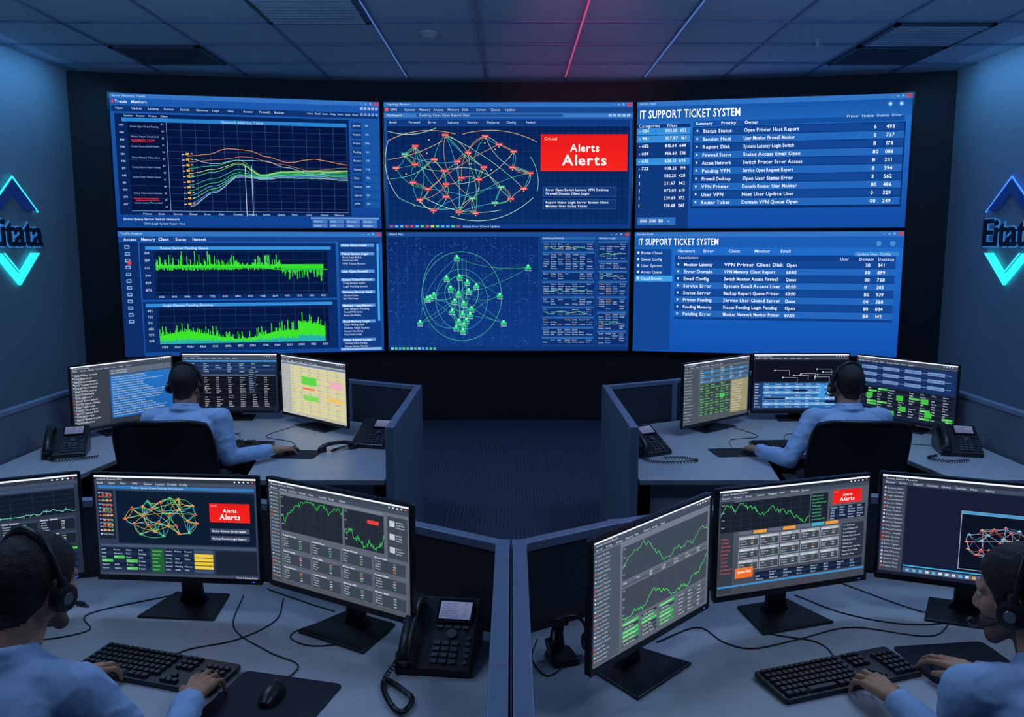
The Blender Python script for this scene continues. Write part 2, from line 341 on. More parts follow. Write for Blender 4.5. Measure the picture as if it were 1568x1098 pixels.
# ------------------------------------------------------------------ screen canvas
class Cv:
    def __init__(s,W,H): s.W=W;s.H=H;s.v=[];s.c=[];s.f=[];s.m=[]
    def q(s,pts,cols,L,m=1):
        o=len(s.v)
        for p,c in zip(pts,cols): s.v.append((p[0],p[1],L)); s.c.append(lin(c))
        s.f.append(tuple(range(o,o+len(pts)))); s.m.append(m)
    def base(s,c,c2=None):
        c2=c2 or c; W,H=s.W,s.H
        s.q([(0,H),(W,H),(W,0),(0,0)],[c2,c2,c,c],0,0)
    def rect(s,x,y,w,h,c,L=1,c2=None):
        c2=c2 or c
        s.q([(x,y+h),(x+w,y+h),(x+w,y),(x,y)],[c2,c2,c,c],L)
    def line(s,pts,w,c,L=3):
        for a,b in zip(pts[:-1],pts[1:]):
            dx,dy=b[0]-a[0],b[1]-a[1]; l=math.hypot(dx,dy)
            if l<1e-6: continue
            nx,ny=-dy/l*w/2,dx/l*w/2
            s.q([(a[0]+nx,a[1]+ny),(b[0]+nx,b[1]+ny),(b[0]-nx,b[1]-ny),(a[0]-nx,a[1]-ny)],[c]*4,L)
    def box(s,x,y,w,h,lw,c,L=3): s.line([(x,y),(x+w,y),(x+w,y+h),(x,y+h),(x,y)],lw,c,L)
    def circ(s,x,y,r,c,L=4,n=10): s.q([(x+r*math.cos(2*PI*k/n),y-r*math.sin(2*PI*k/n)) for k in range(n)],[c]*n,L)
    def text(s,x,y,h,t,c,L=5,bold=0,fit=None,mw=None):
        k=h/0.69; kx=k
        w=sum((GL[(bold,ch)][2] if (bold,ch) in GL else 0.32) for ch in t)
        if fit: kx=fit/max(w,0.01)
        elif mw and w*k>mw: kx=mw/w
        cx=x; lc=lin(c)
        for ch in t:
            g=GL.get((bold,ch))
            if g is None: cx+=0.32*kx; continue
            o=len(s.v)
            for p in g[0]: s.v.append((cx+p[0]*kx,y+h-p[1]*k,L)); s.c.append(lc)
            for f in g[1]: s.f.append(tuple(i+o for i in f)); s.m.append(1)
            cx+=g[2]*kx
        return cx-x
    def emit(s,name,fn,parent):
        me=bpy.data.meshes.new(name); me.from_pydata([tuple(fn(*p)) for p in s.v],[],s.f)
        me.materials.append(M_SB); me.materials.append(M_SP)
        me.polygons.foreach_set('material_index',s.m)
        a=me.color_attributes.new('Col','FLOAT_COLOR','POINT')
        flat=[k for c in s.c for k in c]; a.data.foreach_set('color',flat); me.update()
        return link(name,me,parent)
WORDS="Server Network Status Router Switch Email Login Printer Access Update Service Disk Error Backup Client Desktop VPN Request Ticket Queue Open Closed Pending User Host Latency Config Session Monitor Report System Memory Firewall Domain Gateway".split()
def wd(n=1): return ' '.join(R.choice(WORDS) for _ in range(n))
def num(n=4): return ''.join(R.choice('0123456789') for _ in range(n))
TX=(205,225,250)
def textblock(c,x,y,w,rows,dy,h,col,L=5,jit=0.5):
    for i in range(rows):
        c.text(x,y+i*dy,h,wd(3),col,L,mw=w*(1-jit*R.random()))
def bez(a,b,bend,n=10):
    mx,my=(a[0]+b[0])/2,(a[1]+b[1])/2; dx,dy=b[0]-a[0],b[1]-a[1]
    m=(mx-dy*bend,my+dx*bend); out=[]
    for i in range(n+1):
        t=i/n; out.append(((1-t)**2*a[0]+2*t*(1-t)*m[0]+t*t*b[0],(1-t)**2*a[1]+2*t*(1-t)*m[1]+t*t*b[1]))
    return out
def titlebar(c,txt,col=(48,112,190),h=7):
    W=c.W
    c.rect(0,0,W,h,col,1); c.text(4,1.6,3.2,txt,TX,5,mw=W*0.3)
    for i,k in enumerate((30,23,16)): c.text(W-k,1.5,3.5,'-oX'[i] if i!=1 else 'o',TX,5)
    c.rect(W-8,1,6,5,(210,60,70),4)

def v1():
    c=Cv(416,205); c.base((26,88,172),(16,64,142)); titlebar(c,'Server Network Trends')
    c.text(8,10,4,'Trends   Monitors',(230,240,255),5,1); c.rect(3,10,3,4,(230,60,60),4)
    c.rect(2,18,412,9,(14,50,112),1)
    for i in range(11): c.text(8+i*24,20,3.4,wd(),TX,5,mw=20)
    for i in range(5): c.rect(385+i*6,9,4.5,4.5,(150,180,220),4); 
    for i in range(5): c.rect(385+i*6,18.5,4.5,4.5,(110,150,210),4)
    for i in range(7): c.text(300+i*12,20,3,wd(),TX,5,mw=9)
    c.rect(6,30,360,155,(8,36,88),1); c.rect(16,36,346,6,(36,128,205),2); c.text(165,37,4,'Network Interface Trend',TX,5,mw=85)
    for i in range(4): c.text(20+i*18,31.4,3,wd(),TX,5,mw=15)
    c.rect(24,42,338,137,(4,20,60),2)
    for i in range(14): c.line([(82+i*21.5,42),(82+i*21.5,179)],0.5,(42,88,150),3)
    for i in range(13): c.line([(82,42+i*11),(362,42+i*11)],0.4,(38,82,142),3)
    for i in range(8): c.line([(24,42+i*19.5),(82,42+i*19.5)],0.4,(30,66,122),3)
    c.line([(82,42),(82,179)],0.8,(120,160,210),3); c.line([(24,179),(362,179)],0.8,(120,160,210),3)
    for i in range(12): c.text(12,46+i*11,3,num(3),TX,5)
    for i in range(13): c.text(74,44+i*10.6,2.6,num(2),TX,5)
    for y in (48,63,78,95,110,125,150,165): 
        c.text(28,y,2.6,wd(4),(150,180,220),5,mw=42)
    for y in (68,158): c.text(28,y,3,wd(3),(235,50,60),5,1,mw=36)
    c.line([(30,72.5),(60,72.5)],0.7,(235,50,60),4); c.line([(30,162.5),(66,162.5)],0.7,(235,50,60),4)
    def curve(p,col,w=0.9):
        out=[]; 
        for i in range(len(p)-1):
            a,b=p[i],p[i+1]
            for k in range(8):
                t=k/8; tt=t*t*(3-2*t); out.append((a[0]+(b[0]-a[0])*t,a[1]+(b[1]-a[1])*tt+R.uniform(-.4,.4)))
        out.append(p[-1]); c.line(out,w,col,4)
    curve([(112,93),(140,90),(175,80),(205,82),(235,92),(265,100),(310,94),(362,102)],(240,150,70))
    curve([(112,97),(150,104),(190,98),(230,98),(262,108),(310,118),(362,112)],(150,200,210))
    curve([(112,102),(150,98),(200,92),(250,102),(300,112),(362,107)],(230,120,80),.6)
    for i,(y0,col) in enumerate([(112,(60,210,90)),(120,(220,220,120)),(126,(90,220,110)),(138,(70,190,150)),(147,(50,220,80)),(154,(80,200,230)),(160,(120,230,120)),(166,(80,170,240)),(170,(190,120,240)),(172,(120,240,190))]):
        curve([(112,y0),(150,y0-5-i*2),(190,y0-14-i*4),(225,120+i*.8),(260,114+i*1.2),(310,112+i*1.4),(362,111+i*1.8)],col,0.75)
    for i in range(10): 
        y=90+i*8.6; c.rect(109,y-2,5,3.4,(245,170,50),5); c.rect(103,y,4,1.2,(230,220,200),4); c.text(116,y-2,2.4,num(2),(235,235,220),5)
    for x in (199,209): c.line([(x,105),(x,186)],0.8,(210,225,250),4)
    for i in range(14): c.text(40+i*23,182,3,wd(),TX,5,mw=18)
    c.rect(300,187,112,3,(100,150,210),2)
    for i in range(10): c.rect(370,34+i*14,16,11,(16,56,120),1); c.text(372,37+i*14,3.4,wd(),TX,5,mw=13); c.rect(390,34+i*14,24,11,(24,84,160),2); c.text(392,37+i*14,3,num(3),TX,5)
    for j in range(2):
        for i in range(4): c.rect(303+i*27,191+j*7,24,5.6,(70,120,190),2); c.text(305+i*27,192.2+j*7,3,wd(),TX,5,mw=20)
    c.text(10,190,3.4,'Status '+wd(4),TX,5,1); c.text(40,197,3,wd(5),TX,5,mw=80)
    return c
def network(c,x0,y0,w,h,nodes,cols,lcols,links,lw=0.7,lab=True,size=6,seed=3):
    rr=random.Random(seed); P=[]
    for n_ in range(nodes):
        best=None;bd=-1
        for t in range(14):
            a=rr.uniform(0,2*PI); r=math.sqrt(rr.random())
            p=(x0+w/2+w/2*0.94*r*math.cos(a),y0+h/2+h/2*0.92*r*math.sin(a))
            d=min([math.hypot((p[0]-q[0])*.75,p[1]-q[1]) for q in P] or [99])
            if d>bd: bd=d;best=p
        P.append(best)
    for i,p in enumerate(P):
        ds=sorted(range(len(P)),key=lambda j:(P[j][0]-p[0])**2+(P[j][1]-p[1])**2)
        for j in ds[1:1+links]+[rr.choice(ds)]:
            c.line(bez(p,P[j],rr.uniform(-.35,.35)),lw,rr.choice(lcols),3)
    for i,p in enumerate(P):
        col=cols[i%len(cols)]
        c.rect(p[0]-size,p[1]-size*.42,size*2,size*.85,col,4)
        if lab: c.text(p[0]-size*.8,p[1]-size*.22,size*.42,rr.choice(WORDS),(255,255,255),5,fit=size*1.6); c.circ(p[0],p[1]+size*.75,size*.22,(235,180,90),5,6)
        else: c.circ(p[0],p[1]-size*.6,size*.3,(180,255,210),5,6)
    return P
def alerts(c,x,y,w,h):
    c.rect(x,y,w,h,(228,26,26),6,(240,36,30)); c.text(x+w*.04,y+h*.08,h*.08,'Critical',(255,220,220),7,mw=w*.15)
    c.text(x+w*.34,y+h*.27,h*.20,'Alerts',(255,255,255),7,1,fit=w*.34); c.text(x+w*.25,y+h*.56,h*.28,'Alerts',(255,255,255),7,1,fit=w*.52)
def v2():
    c=Cv(382,200); c.base((22,82,166),(14,60,136)); titlebar(c,'Topology Monitor')
    c.rect(0,8,382,8,(24,70,140),1); c.rect(2,9,5,5,(240,90,60),4)
    for i in range(9): c.text(10+i*22,10,3.6,wd(),TX,5,mw=18)
    c.rect(0,17,382,7,(60,120,190),1); c.rect(50,18,225,5,(30,80,150),2); c.text(4,18.5,3.6,'Dashboard',(235,245,255),5,mw=38); c.text(54,18.5,3.6,wd(5),TX,5)
    for i in range(5): c.rect(345+i*7,18.5,5,4,(150,190,230),3)
    c.rect(4,27,374,9,(16,56,124),1)
    for i in range(8): c.text(8+i*30,29.5,3.6,wd(),TX,5,mw=25)
    c.rect(4,37,374,156,(6,34,86),1,(8,44,100))
    for i in range(38): c.line([(4+i*10,37),(4+i*10,193)],0.3,(22,66,126),2)
    for i in range(16): c.line([(4,37+i*10),(378,37+i*10)],0.3,(22,66,126),2)
    for b,e,k in [((6,60),(110,50),-.2),((6,60),(20,150),.25),((20,150),(120,165),.2),((5,90),(90,60),.1),((120,50),(235,62),-.2),((225,85),(236,140),-.2),((60,150),(180,170),.2),((8,120),(70,95),.2),((100,180),(230,150),.3),((5,45),(80,40),.2)]:
        c.line(bez(b,e,k,14),0.8,R.choice([(190,225,190),(110,210,170),(230,180,120)]),3)
    red=(222,40,44); 
    network(c,6,42,226,140,30,[red,red,red,(40,170,120),(225,60,60),red,(210,50,60),red],[(80,200,160),(200,225,190),(70,190,220),(235,160,90),(120,220,120)],2,0.6,True,5.4,11)
    for i in range(12): c.circ(12+R.random()*215,48+R.random()*130,1.2,(250,190,80),4,6)
    alerts(c,241,50,134,58)
    for yy in (133,153):
        c.rect(245,yy,114,16,(36,84,150),3); c.rect(246,yy+1,112,14,(16,52,112),4)
        c.text(249,yy+3,3.6,wd(6),(235,240,255),5,1,mw=98); c.text(249,yy+9,3.6,wd(4),(235,240,255),5,1,mw=70)
    for i in range(14): c.rect(6+i*8,194.5,5,3.6,R.choice([(90,170,220),(200,80,80),(80,200,120),(220,200,90)]),3)
    c.text(120,194.8,3.4,wd(4),TX,5,mw=90)
    return c
def ticket(c,rows,y0,dy,x0,xe,rowh,white=True):
    for i in range(rows):
        y=y0+i*dy
        c.rect(x0,y,xe-x0,dy-1,(34,102,186) if i%2 else (18,70,146),2)
        c.rect(x0+4,y+dy*.3,2.4,3,(220,235,255),4)
        c.text(x0+14,y+dy*.25,rowh,wd(2),(240,246,255),5,1,mw=46)
        c.text(x0+78,y+dy*.25,rowh,wd(4),(240,246,255),5,1,fit=R.uniform(76,92))
        c.text(xe-44,y+dy*.25,rowh,R.choice('036B8')+R.choice('0 '),(240,246,255),5,1)
        c.text(xe-26,y+dy*.25,rowh,num(3),(240,246,255),5,1)
def v3():
    c=Cv(420,204); c.base((34,114,206),(16,74,160)); titlebar(c,'Service Desk')
    c.rect(0,8,420,26,(24,84,164),1,(30,100,184)); c.text(4,14,12.5,'IT SUPPORT TICKET SYSTEM',(250,252,255),5,1,fit=160)
    for x in (388,404): c.circ(x,15,4,(70,140,210),3); c.rect(x-1.5,13.5,3,3,(220,235,255),4)
    c.rect(0,36,86,168,(14,56,122),1); c.text(3,36,5,'Categories     Filter',(230,240,255),5,mw=72)
    for i in range(11):
        y=44+i*12; 
        if i in (0,1,4): c.rect(0,y-2,86,11,(52,140,216),2)
        c.text(4,y,5,'- '+num(3) if i<6 else '1',(240,246,255),5,1,mw=16); c.text(46,y,5,num(3)+'.'+num(2)+'  '+num(3),(235,242,255),5,1,fit=34)
    c.rect(90,33,320,8,(20,78,156),2); c.text(94,34.5,4.6,'Summary      Priority      Owner',(235,245,255),5,1,mw=120)
    for i in range(4): c.text(325+i*22,30,4,wd(),TX,5,mw=18)
    c.rect(90,42,322,130,(10,44,104),1)
    ticket(c,10,43,12.6,92,410,5.4)
    c.rect(4,186,62,12,(44,110,190),2)
    for i in range(4): c.text(8+i*15,189,5,R.choice(['-','E.6','50','500']),(240,246,255),5,1,mw=12)
    return c
def v4():
    c=Cv(400,186); c.base((28,96,180),(18,70,150)); titlebar(c,'Traffic Analysis')
    c.rect(0,8,400,7,(22,66,136),1)
    for i in range(5): c.text(8+i*25,9.5,4,wd(),(225,238,255),5,1,mw=21)
    c.rect(0,16,28,170,(12,44,100),1)
    for i in range(12): c.rect(8,20+i*10,8,6,(30,80,150),3); c.box(9,21+i*10,6,4,.8,(170,200,235),4)
    c.rect(12,44,5,5,(220,60,60),5)
    c.rect(30,17,296,84,(10,44,104),1); c.rect(38,22,280,5,(48,140,214),2); c.text(60,22.6,3.6,wd(4),TX,5,1,mw=120)
    c.rect(50,28,262,66,(4,22,62),2)
    c.rect(30,104,296,76,(10,44,104),1); c.rect(34,107,284,5,(48,140,214),2); c.text(60,107.6,3.6,wd(4),TX,5,1,mw=120)
    c.rect(50,113,262,56,(4,22,62),2)
    for i in range(12):
        c.line([(52+i*23,28),(52+i*23,94)],0.4,(30,74,130),3); c.line([(52+i*23,113),(52+i*23,169)],0.4,(30,74,130),3)
    for i in range(6): c.line([(50,30+i*12),(312,30+i*12)],0.4,(30,74,130),3); c.line([(50,116+i*10),(312,116+i*10)],0.4,(30,74,130),3)
    for i in range(6): c.text(36,30+i*11,3.6,num(3),TX,5); c.text(36,116+i*9,3.6,num(3),TX,5)
    rr=random.Random(5)
    for i in range(200):
        x=52+i*1.27
        if i<148:
            h=rr.random()**3*16+3; base=53
            if i in (30,45,60): h=24
            c.rect(x,base-h,1.15,h+rr.random()*5,(60,235,40),4)
        else:
            h=rr.random()**2*18+3; c.rect(x,54,1.1,h,(50,220,40),4); c.rect(x,49,1.1,5,(60,235,40),4)
    c.line([(52,54),(200,54),(240,57),(312,57)],1.6,(40,190,60),5)
    for i in range(200):
        x=52+i*1.27; env=12+6*math.sin(i*.05)+ (14 if i>165 else 0)
        h=env+rr.random()**3*16
        c.rect(x,168-h,1.3,h*.78,(60,225,40),4); c.rect(x,168-h*.30,1.3,h*.30,(40,170,170),5)
    for i in range(14): c.text(54+i*19,95.5,2.8,num(4),TX,5,mw=13); c.text(54+i*19,171,3.2,num(4),TX,5,mw=14)
    c.rect(330,15,66,168,(16,58,128),1)
    y=18
    for i in range(8):
        hh=[10,24,10,16,18,22,26,16][i]; c.rect(333,y,54,4.5,(90,150,215),2); c.text(335,y+.8,3.2,wd(3),(245,250,255),5,1,mw=48)
        for k in range(int((hh-6)/5)): c.text(336,y+6+k*5,3,wd(3),TX,5,mw=R.uniform(24,46))
        y+=hh+3
    c.rect(391,18,3.5,120,(60,170,235),3)
    c.rect(330,180,66,4,(140,180,225),2)
    return c
def v5():
    c=Cv(375,186); c.base((16,60,130),(12,50,116)); titlebar(c,'Global Map',(30,80,150),6)
    c.rect(2,7,232,172,(10,42,106),1,(14,56,128))
    for i in range(17): c.line([(2+i*14.5,7),(2+i*14.5,179)],0.4,(26,74,140),2)
    for i in range(12): c.line([(2,7+i*14.5),(234,7+i*14.5)],0.4,(26,74,140),2)
    rr=random.Random(9)
    for i in range(170): 
        x,y=4+rr.random()*228,9+rr.random()*168; c.line([(x,y),(x+rr.uniform(-7,7),y+rr.uniform(-7,7))],0.3,(70,120,180),3)
    for i in range(120): c.circ(4+rr.random()*228,9+rr.random()*168,0.5,(130,175,215),3,5)
    def circ(cx,cy,rx,ry,col,w=.7,a0=0,a1=2*PI): c.line([(cx+rx*math.cos(a0+(a1-a0)*k/40),cy+ry*math.sin(a0+(a1-a0)*k/40)) for k in range(41)],w,col,3)
    circ(115,100,62,70,(70,190,150)); circ(115,95,26,28,(80,210,160)); circ(115,105,40,48,(60,170,190),.6); circ(95,90,40,60,(90,200,160),.5,1,4.5)
    pts=[(108,40),(218,55),(66,102),(72,98),(62,104),(174,99),(50,142),(180,142),(117,155),(112,70),(124,78),(98,88),(110,96),(126,92),(104,108),(118,112),(130,120),(100,124),(116,128),(122,138),(110,140),(118,146),(106,150),(128,130),(92,72),(138,84)]
    for i,p in enumerate(pts):
        for k in range(2):
            q=rr.choice(pts) if k else pts[12]; c.line(bez(p,q,rr.uniform(-.3,.3)),.5,rr.choice([(70,180,140),(60,160,130),(90,170,170),(60,150,190)]),3)
    for x in (110,116,122): c.line([(x,40),(x+2,160)],.5,(90,200,160),3)
    for p in pts:
        c.rect(p[0]-4.5,p[1]-1.5,9,4,(40,200,120),4); c.circ(p[0],p[1]-3,2.1,(120,255,180),5,8); c.text(p[0]-4,p[1]+3,2.6,'Node',(200,245,225),5)
    for i in range(12): c.rect(4+i*6,180.5,4,3.6,R.choice([(90,170,220),(80,200,120),(150,190,230)]),3)
    for cx,w in ((238,84),(324,49)):
        c.rect(cx,7,w,172,(18,62,130),1); c.rect(cx,7,w,5,(36,96,170),2); c.text(cx+3,7.8,3,wd(2),TX,5,mw=w*.7)
        y=14
        while y<168:
            hh=min(R.choice([16,24,30]),178-y)
            c.rect(cx+2,y,w-4,hh-2,(12,46,108),2); c.rect(cx+2,y,w-4,3,(44,100,170),3)
            nc=7 if w>60 else 4
            for r_ in range(int(hh/3.6)-1):
                for k in range(nc):
                    if R.random()<.75: c.text(cx+4+k*(w-6)/nc,y+3.6+r_*3.6,1.9,wd(),R.choice([TX,(120,190,240),TX,(240,170,80) if R.random()<.35 else TX]),5,mw=(w-10)/nc-1)
            if R.random()<.35: c.line([(cx+6+i*6,y+hh*.6+R.uniform(-3,3)) for i in range(int((w-12)/6))],.6,(120,220,160),6)
            y+=hh
    return c
def v6():
    c=Cv(412,188); c.base((32,108,202),(16,80,172)); titlebar(c,'Service Desk')
    c.rect(0,8,412,16,(26,92,176),1); c.text(6,10,10,'IT SUPPORT TICKET SYSTEM',(250,252,255),5,1,fit=128)
    for x in (376,396): c.circ(x,18,4,(70,140,210),3)
    c.rect(0,26,60,160,(18,70,148),1)
    for i in range(5):
        if i==4: c.rect(2,68,60,9,(60,160,226),2)
        c.rect(5,30+i*10,3,4,(220,235,255),4); c.text(11,30+i*10,4.4,wd(2),(235,244,255),5,mw=34)
    for i in range(5): c.text(70+i*40,27,4.6,wd(),TX,5,1,mw=30)
    c.rect(340,30,66,7,(50,130,205),2); c.text(344,31.5,4,wd(3),TX,5,mw=56)
    c.rect(66,36,336,100,(14,60,134),1); c.text(70,37,4.5,'Description',TX,5); 
    for i in range(3): c.text(320+i*28,39,4.4,wd(),TX,5,1,mw=24)
    ticket(c,8,45,11,66,402,5)
    for i in range(8): c.text(240,48+i*11,5,R.choice(['Open','Queue','60:00']),(240,246,255),6,1,mw=16)
    return c
GR=(60,210,90)
def mtop(c,dark=(44,52,66),bar=(235,240,248)):
    c.rect(0,0,c.W,3.2,bar,2); c.rect(0,3.2,c.W,6,dark,1); c.text(5,4.6,3,wd(3),(210,220,235),5,mw=50)
    for i in range(5): c.circ(c.W-6-i*7,6.2,1.4,(220,228,240) if i else (230,70,70),4,8)
    c.rect(0,9.2,c.W,6,(62,74,94),1)
    for i in range(8): c.text(5+i*19,10.6,3,wd(),(215,225,240),5,mw=16)
def side(c,x,y,w,h,bg=(26,36,54),step=6):
    c.rect(x,y,w,h,bg,1)
    k=0
    while y+4+k*step<y+h-3:
        c.rect(x+2,y+3+k*step,2.6,2.6,R.choice([(230,90,60),(90,160,220),(200,210,225)]),4)
        c.text(x+6,y+3+k*step,2.6,wd(2),(190,205,225),5,mw=w-9); k+=1
def linechart(c,x,y,w,h,col=GR,bg=(16,26,42),grid=(44,60,84),seed=1,up=0.0,lw=.9,n=60):
    rr=random.Random(seed)
    c.rect(x,y,w,h,bg,2)
    for i in range(1,9): c.line([(x+w*i/9,y),(x+w*i/9,y+h)],.35,grid,3)
    for i in range(1,5): c.line([(x,y+h*i/5),(x+w,y+h*i/5)],.35,grid,3)
    v=.5-up*.35; pts=[]
    for i in range(n):
        v+=rr.uniform(-.13,.13)+up*.7/n; v=min(.95,max(.05,v)); pts.append((x+w*i/(n-1),y+h*(1-v)))
        if rr.random()<.3: c.line([(pts[-1][0],pts[-1][1]-3),(pts[-1][0],pts[-1][1]+3)],.4,col,4)
    c.line(pts,lw,col,4)
    for i in range(4): c.text(x+1,y+2+i*h/4,2.2,num(3),(170,190,215),5)
def cards(c,x,y,w,h,nx,ny,bg=(74,86,104),in_=(40,50,66)):
    for j in range(ny):
        for i in range(nx):
            cx,cy,cw,ch=x+i*w/nx+1,y+j*h/ny+1,w/nx-2,h/ny-2
            c.rect(cx,cy,cw,ch,bg,2); c.text(cx+1.5,cy+1.4,2.6,wd(2),(240,244,250),5,1,mw=cw-4)
            c.rect(cx+1,cy+5,cw-2,ch-6,in_,3)
            k=0
            while cy+7+k*4<cy+ch-3:
                c.text(cx+2.5,cy+6.6+k*4,2.3,wd(),(200,212,228),5,mw=cw*.45); c.text(cx+cw*.6,cy+6.6+k*4,2.3,num(3),R.choice([(240,245,250),(110,220,130),(240,160,80)]),5,mw=cw*.3); k+=1
def tbl(c,x,y,w,h,nc,dy,fg=(200,220,245),bg=(20,32,56),alt=(28,44,74),s=2.6,green=0.0):
    k=0
    while k*dy<h-dy+.1:
        c.rect(x,y+k*dy,w,dy,alt if k%2 else bg,2)
        for i in range(nc):
            if R.random()<.9:
                if R.random()<green: c.rect(x+i*w/nc+1,y+k*dy+.6,w/nc-2,dy-1.2,(70,190,70),3)
                c.text(x+i*w/nc+1,y+k*dy+(dy-s)/2,s,wd() if R.random()<.6 else num(4),fg,5,mw=w/nc-3)
        k+=1
def m_alert():
    c=Cv(260,160); c.base((52,66,92),(40,52,74)); mtop(c); c.rect(6,16,250,5,(50,120,185),2); c.text(60,17,3,wd(6),TX,5)
    side(c,4,24,26,78); 
    for i in range(8): 
        for j in range(3): c.rect(12+j*6,30+i*8,4,3,R.choice([(230,80,40),(60,170,90),(230,150,50)]),5)
    c.rect(34,24,222,84,(14,28,50),1); 
    network(c,40,28,134,76,26,[(230,110,40),(210,50,40),(60,180,110),(230,140,50),(200,60,60)],[(70,200,180),(90,220,110),(60,180,220),(220,190,90)],3,.6,False,3.2,21)
    alerts(c,184,40,64,30)
    for yy in (80,92): c.rect(184,yy,62,8,(60,74,96),3); c.text(187,yy+2.4,3,wd(4),(230,236,245),5,1,mw=54)
    c.rect(4,110,252,4,(64,84,112),2); tbl(c,4,116,80,38,4,6,green=.15); c.rect(86,116,20,38,(30,90,50),2)
    textblock(c,88,118,16,6,6,2.6,(140,240,150)); tbl(c,108,116,46,38,3,6)
    for i in range(6): c.rect(156,116+i*6.4,30,5.2,[(60,80,110),(235,200,60),(235,205,70),(230,196,60),(236,204,80),(60,80,110)][i],3)
    c.rect(190,116,66,38,(26,36,52),2); c.rect(0,156,260,4,(60,72,92),2); c.text(222,156.8,2.8,wd(3),(220,228,240),5,mw=34)
    return c
def m_cards():
    c=Cv(260,170); c.base((100,108,120),(78,84,94)); mtop(c,(60,68,80)); side(c,2,17,20,150,(66,74,86))
    linechart(c,24,22,118,58,seed=3,bg=(34,42,52),lw=.7); c.rect(24,17,190,4,(110,120,134),2)
    linechart(c,146,22,70,58,seed=18,bg=(34,42,52),lw=.7); c.rect(222,20,34,64,(60,68,82),2); c.rect(188,32,20,6,(230,60,60),6)
    for i in range(3): c.rect(226,26+i*20,9,9,(190,198,210),4); textblock(c,237,26+i*20,16,3,4,2.4,(220,226,236))
    cards(c,24,84,230,80,4,3,(88,98,114),(56,66,80))
    return c
def m_rows():
    c=Cv(260,170); c.base((44,56,76),(32,40,56)); mtop(c); linechart(c,4,24,250,40,seed=12,col=(120,220,190)); 
    cards(c,4,68,250,50,5,2,(50,64,88),(26,34,50)); tbl(c,4,122,250,44,9,5.4,green=.1); c.rect(4,16,250,6,(60,76,104),2); c.text(6,17.5,3,wd(8),TX,5)
    return c
def m_light():
    c=Cv(260,180); c.base((112,122,136),(88,96,108)); mtop(c,(70,80,96)); side(c,2,17,52,160,(72,82,98))
    linechart(c,58,24,196,50,seed=33,bg=(62,72,86),col=(90,220,110),up=.4,lw=.7); tbl(c,58,76,196,8,7,4,fg=(230,236,244),bg=(90,100,114),alt=(80,90,104))
    linechart(c,58,86,196,48,seed=45,bg=(64,72,86),col=(70,225,90),up=.9,lw=1.1)
    for i in range(3):
        for j in range(6): c.rect(60+i*40,138+j*6,34,4,R.choice([(50,150,80),(46,60,76),(60,200,90),(46,60,76)]),3); c.text(62+i*40,138.6+j*6,2.6,wd(2),(230,240,240),5,mw=28)
    tbl(c,184,138,70,36,3,6,fg=(225,232,240),bg=(84,94,108),alt=(74,84,98))
    return c
def m_mix():
    c=Cv(260,165); c.base((84,92,106),(62,68,80)); mtop(c); c.rect(2,17,24,145,(50,58,72),1); 
    linechart(c,4,20,150,46,seed=52,bg=(24,32,44),col=(80,225,110),lw=.7); c.rect(156,20,30,46,(26,34,48),2); textblock(c,158,22,26,8,5.4,2.6,(90,210,140))
    alerts(c,194,18,52,22); tbl(c,190,44,64,22,4,4.4)
    cards(c,34,74,176,56,5,3,(150,158,170),(60,68,80)); c.rect(214,74,40,56,(40,50,66),2); textblock(c,216,76,36,9,6,2.6,(210,222,240)); 
    for i in range(7): c.rect(34+i*25,67,22,5,R.choice([(236,150,50),(90,100,120),(60,170,200)]),3)
    c.rect(30,124,30,16,(236,110,40),6); c.text(33,128,4,wd(2),(255,255,255),7,1,mw=24)
    tbl(c,64,134,190,14,8,4.6); c.rect(2,150,256,3,(60,140,200),2); textblock(c,6,74,20,10,6,2.6,(230,90,70))
    return c
def m_dark():
    c=Cv(260,160); c.base((34,42,66),(24,30,50)); mtop(c); side(c,2,17,32,138,(60,66,84)); c.rect(36,17,222,136,(22,28,52),1)
    c.rect(36,142,160,2,(60,170,220),3); c.rect(36,146,222,8,(70,90,120),2)
    for i in range(20): c.rect(40+i*9,148,5,4,R.choice([(90,180,220),(230,160,60),(200,210,225)]),4)
    c.rect(110,46,110,92,(150,165,190),2); c.rect(111,51,108,86,(10,18,36),3); c.rect(111,46.5,108,4,(60,150,200),3)
    network(c,115,64,98,60,26,[(220,60,60),(230,120,110),(90,190,220),(200,80,80)],[(120,180,220),(220,220,235),(200,110,110)],3,.5,False,2.6,31)
    return c
def m_l1():
    c=Cv(260,160); c.base((60,66,78),(46,50,60)); mtop(c,(70,76,88)); side(c,2,17,88,138,(56,62,74),8); textblock(c,8,22,70,16,8,4,(235,240,250))
    c.rect(94,34,164,112,(36,112,190),2,(30,96,170)); c.rect(94,17,164,15,(92,104,122),2); textblock(c,98,20,150,2,6,3.2,(220,226,236))
    for i in range(17): c.text(98,37+i*6.3,3.4,wd(9),(190,225,255) if i%3 else (240,230,120),5,mw=150*R.uniform(.5,1))
    return c
def m_l2():
    c=Cv(260,155); c.base((34,44,66),(26,34,50)); mtop(c,(60,68,84)); c.rect(2,17,256,5,(60,140,205),2); tbl(c,24,24,230,30,7,5.4,bg=(24,44,84),alt=(34,62,110),s=3)
    c.rect(24,56,230,4,(80,100,130),2); tbl(c,24,62,230,88,7,6,fg=(215,222,235),bg=(14,18,28),alt=(20,26,38),s=3); side(c,2,24,20,128,(30,40,58))
    c.rect(180,40,20,70,(30,44,64),6); textblock(c,182,42,16,11,6,3,(180,200,230),7)
    return c
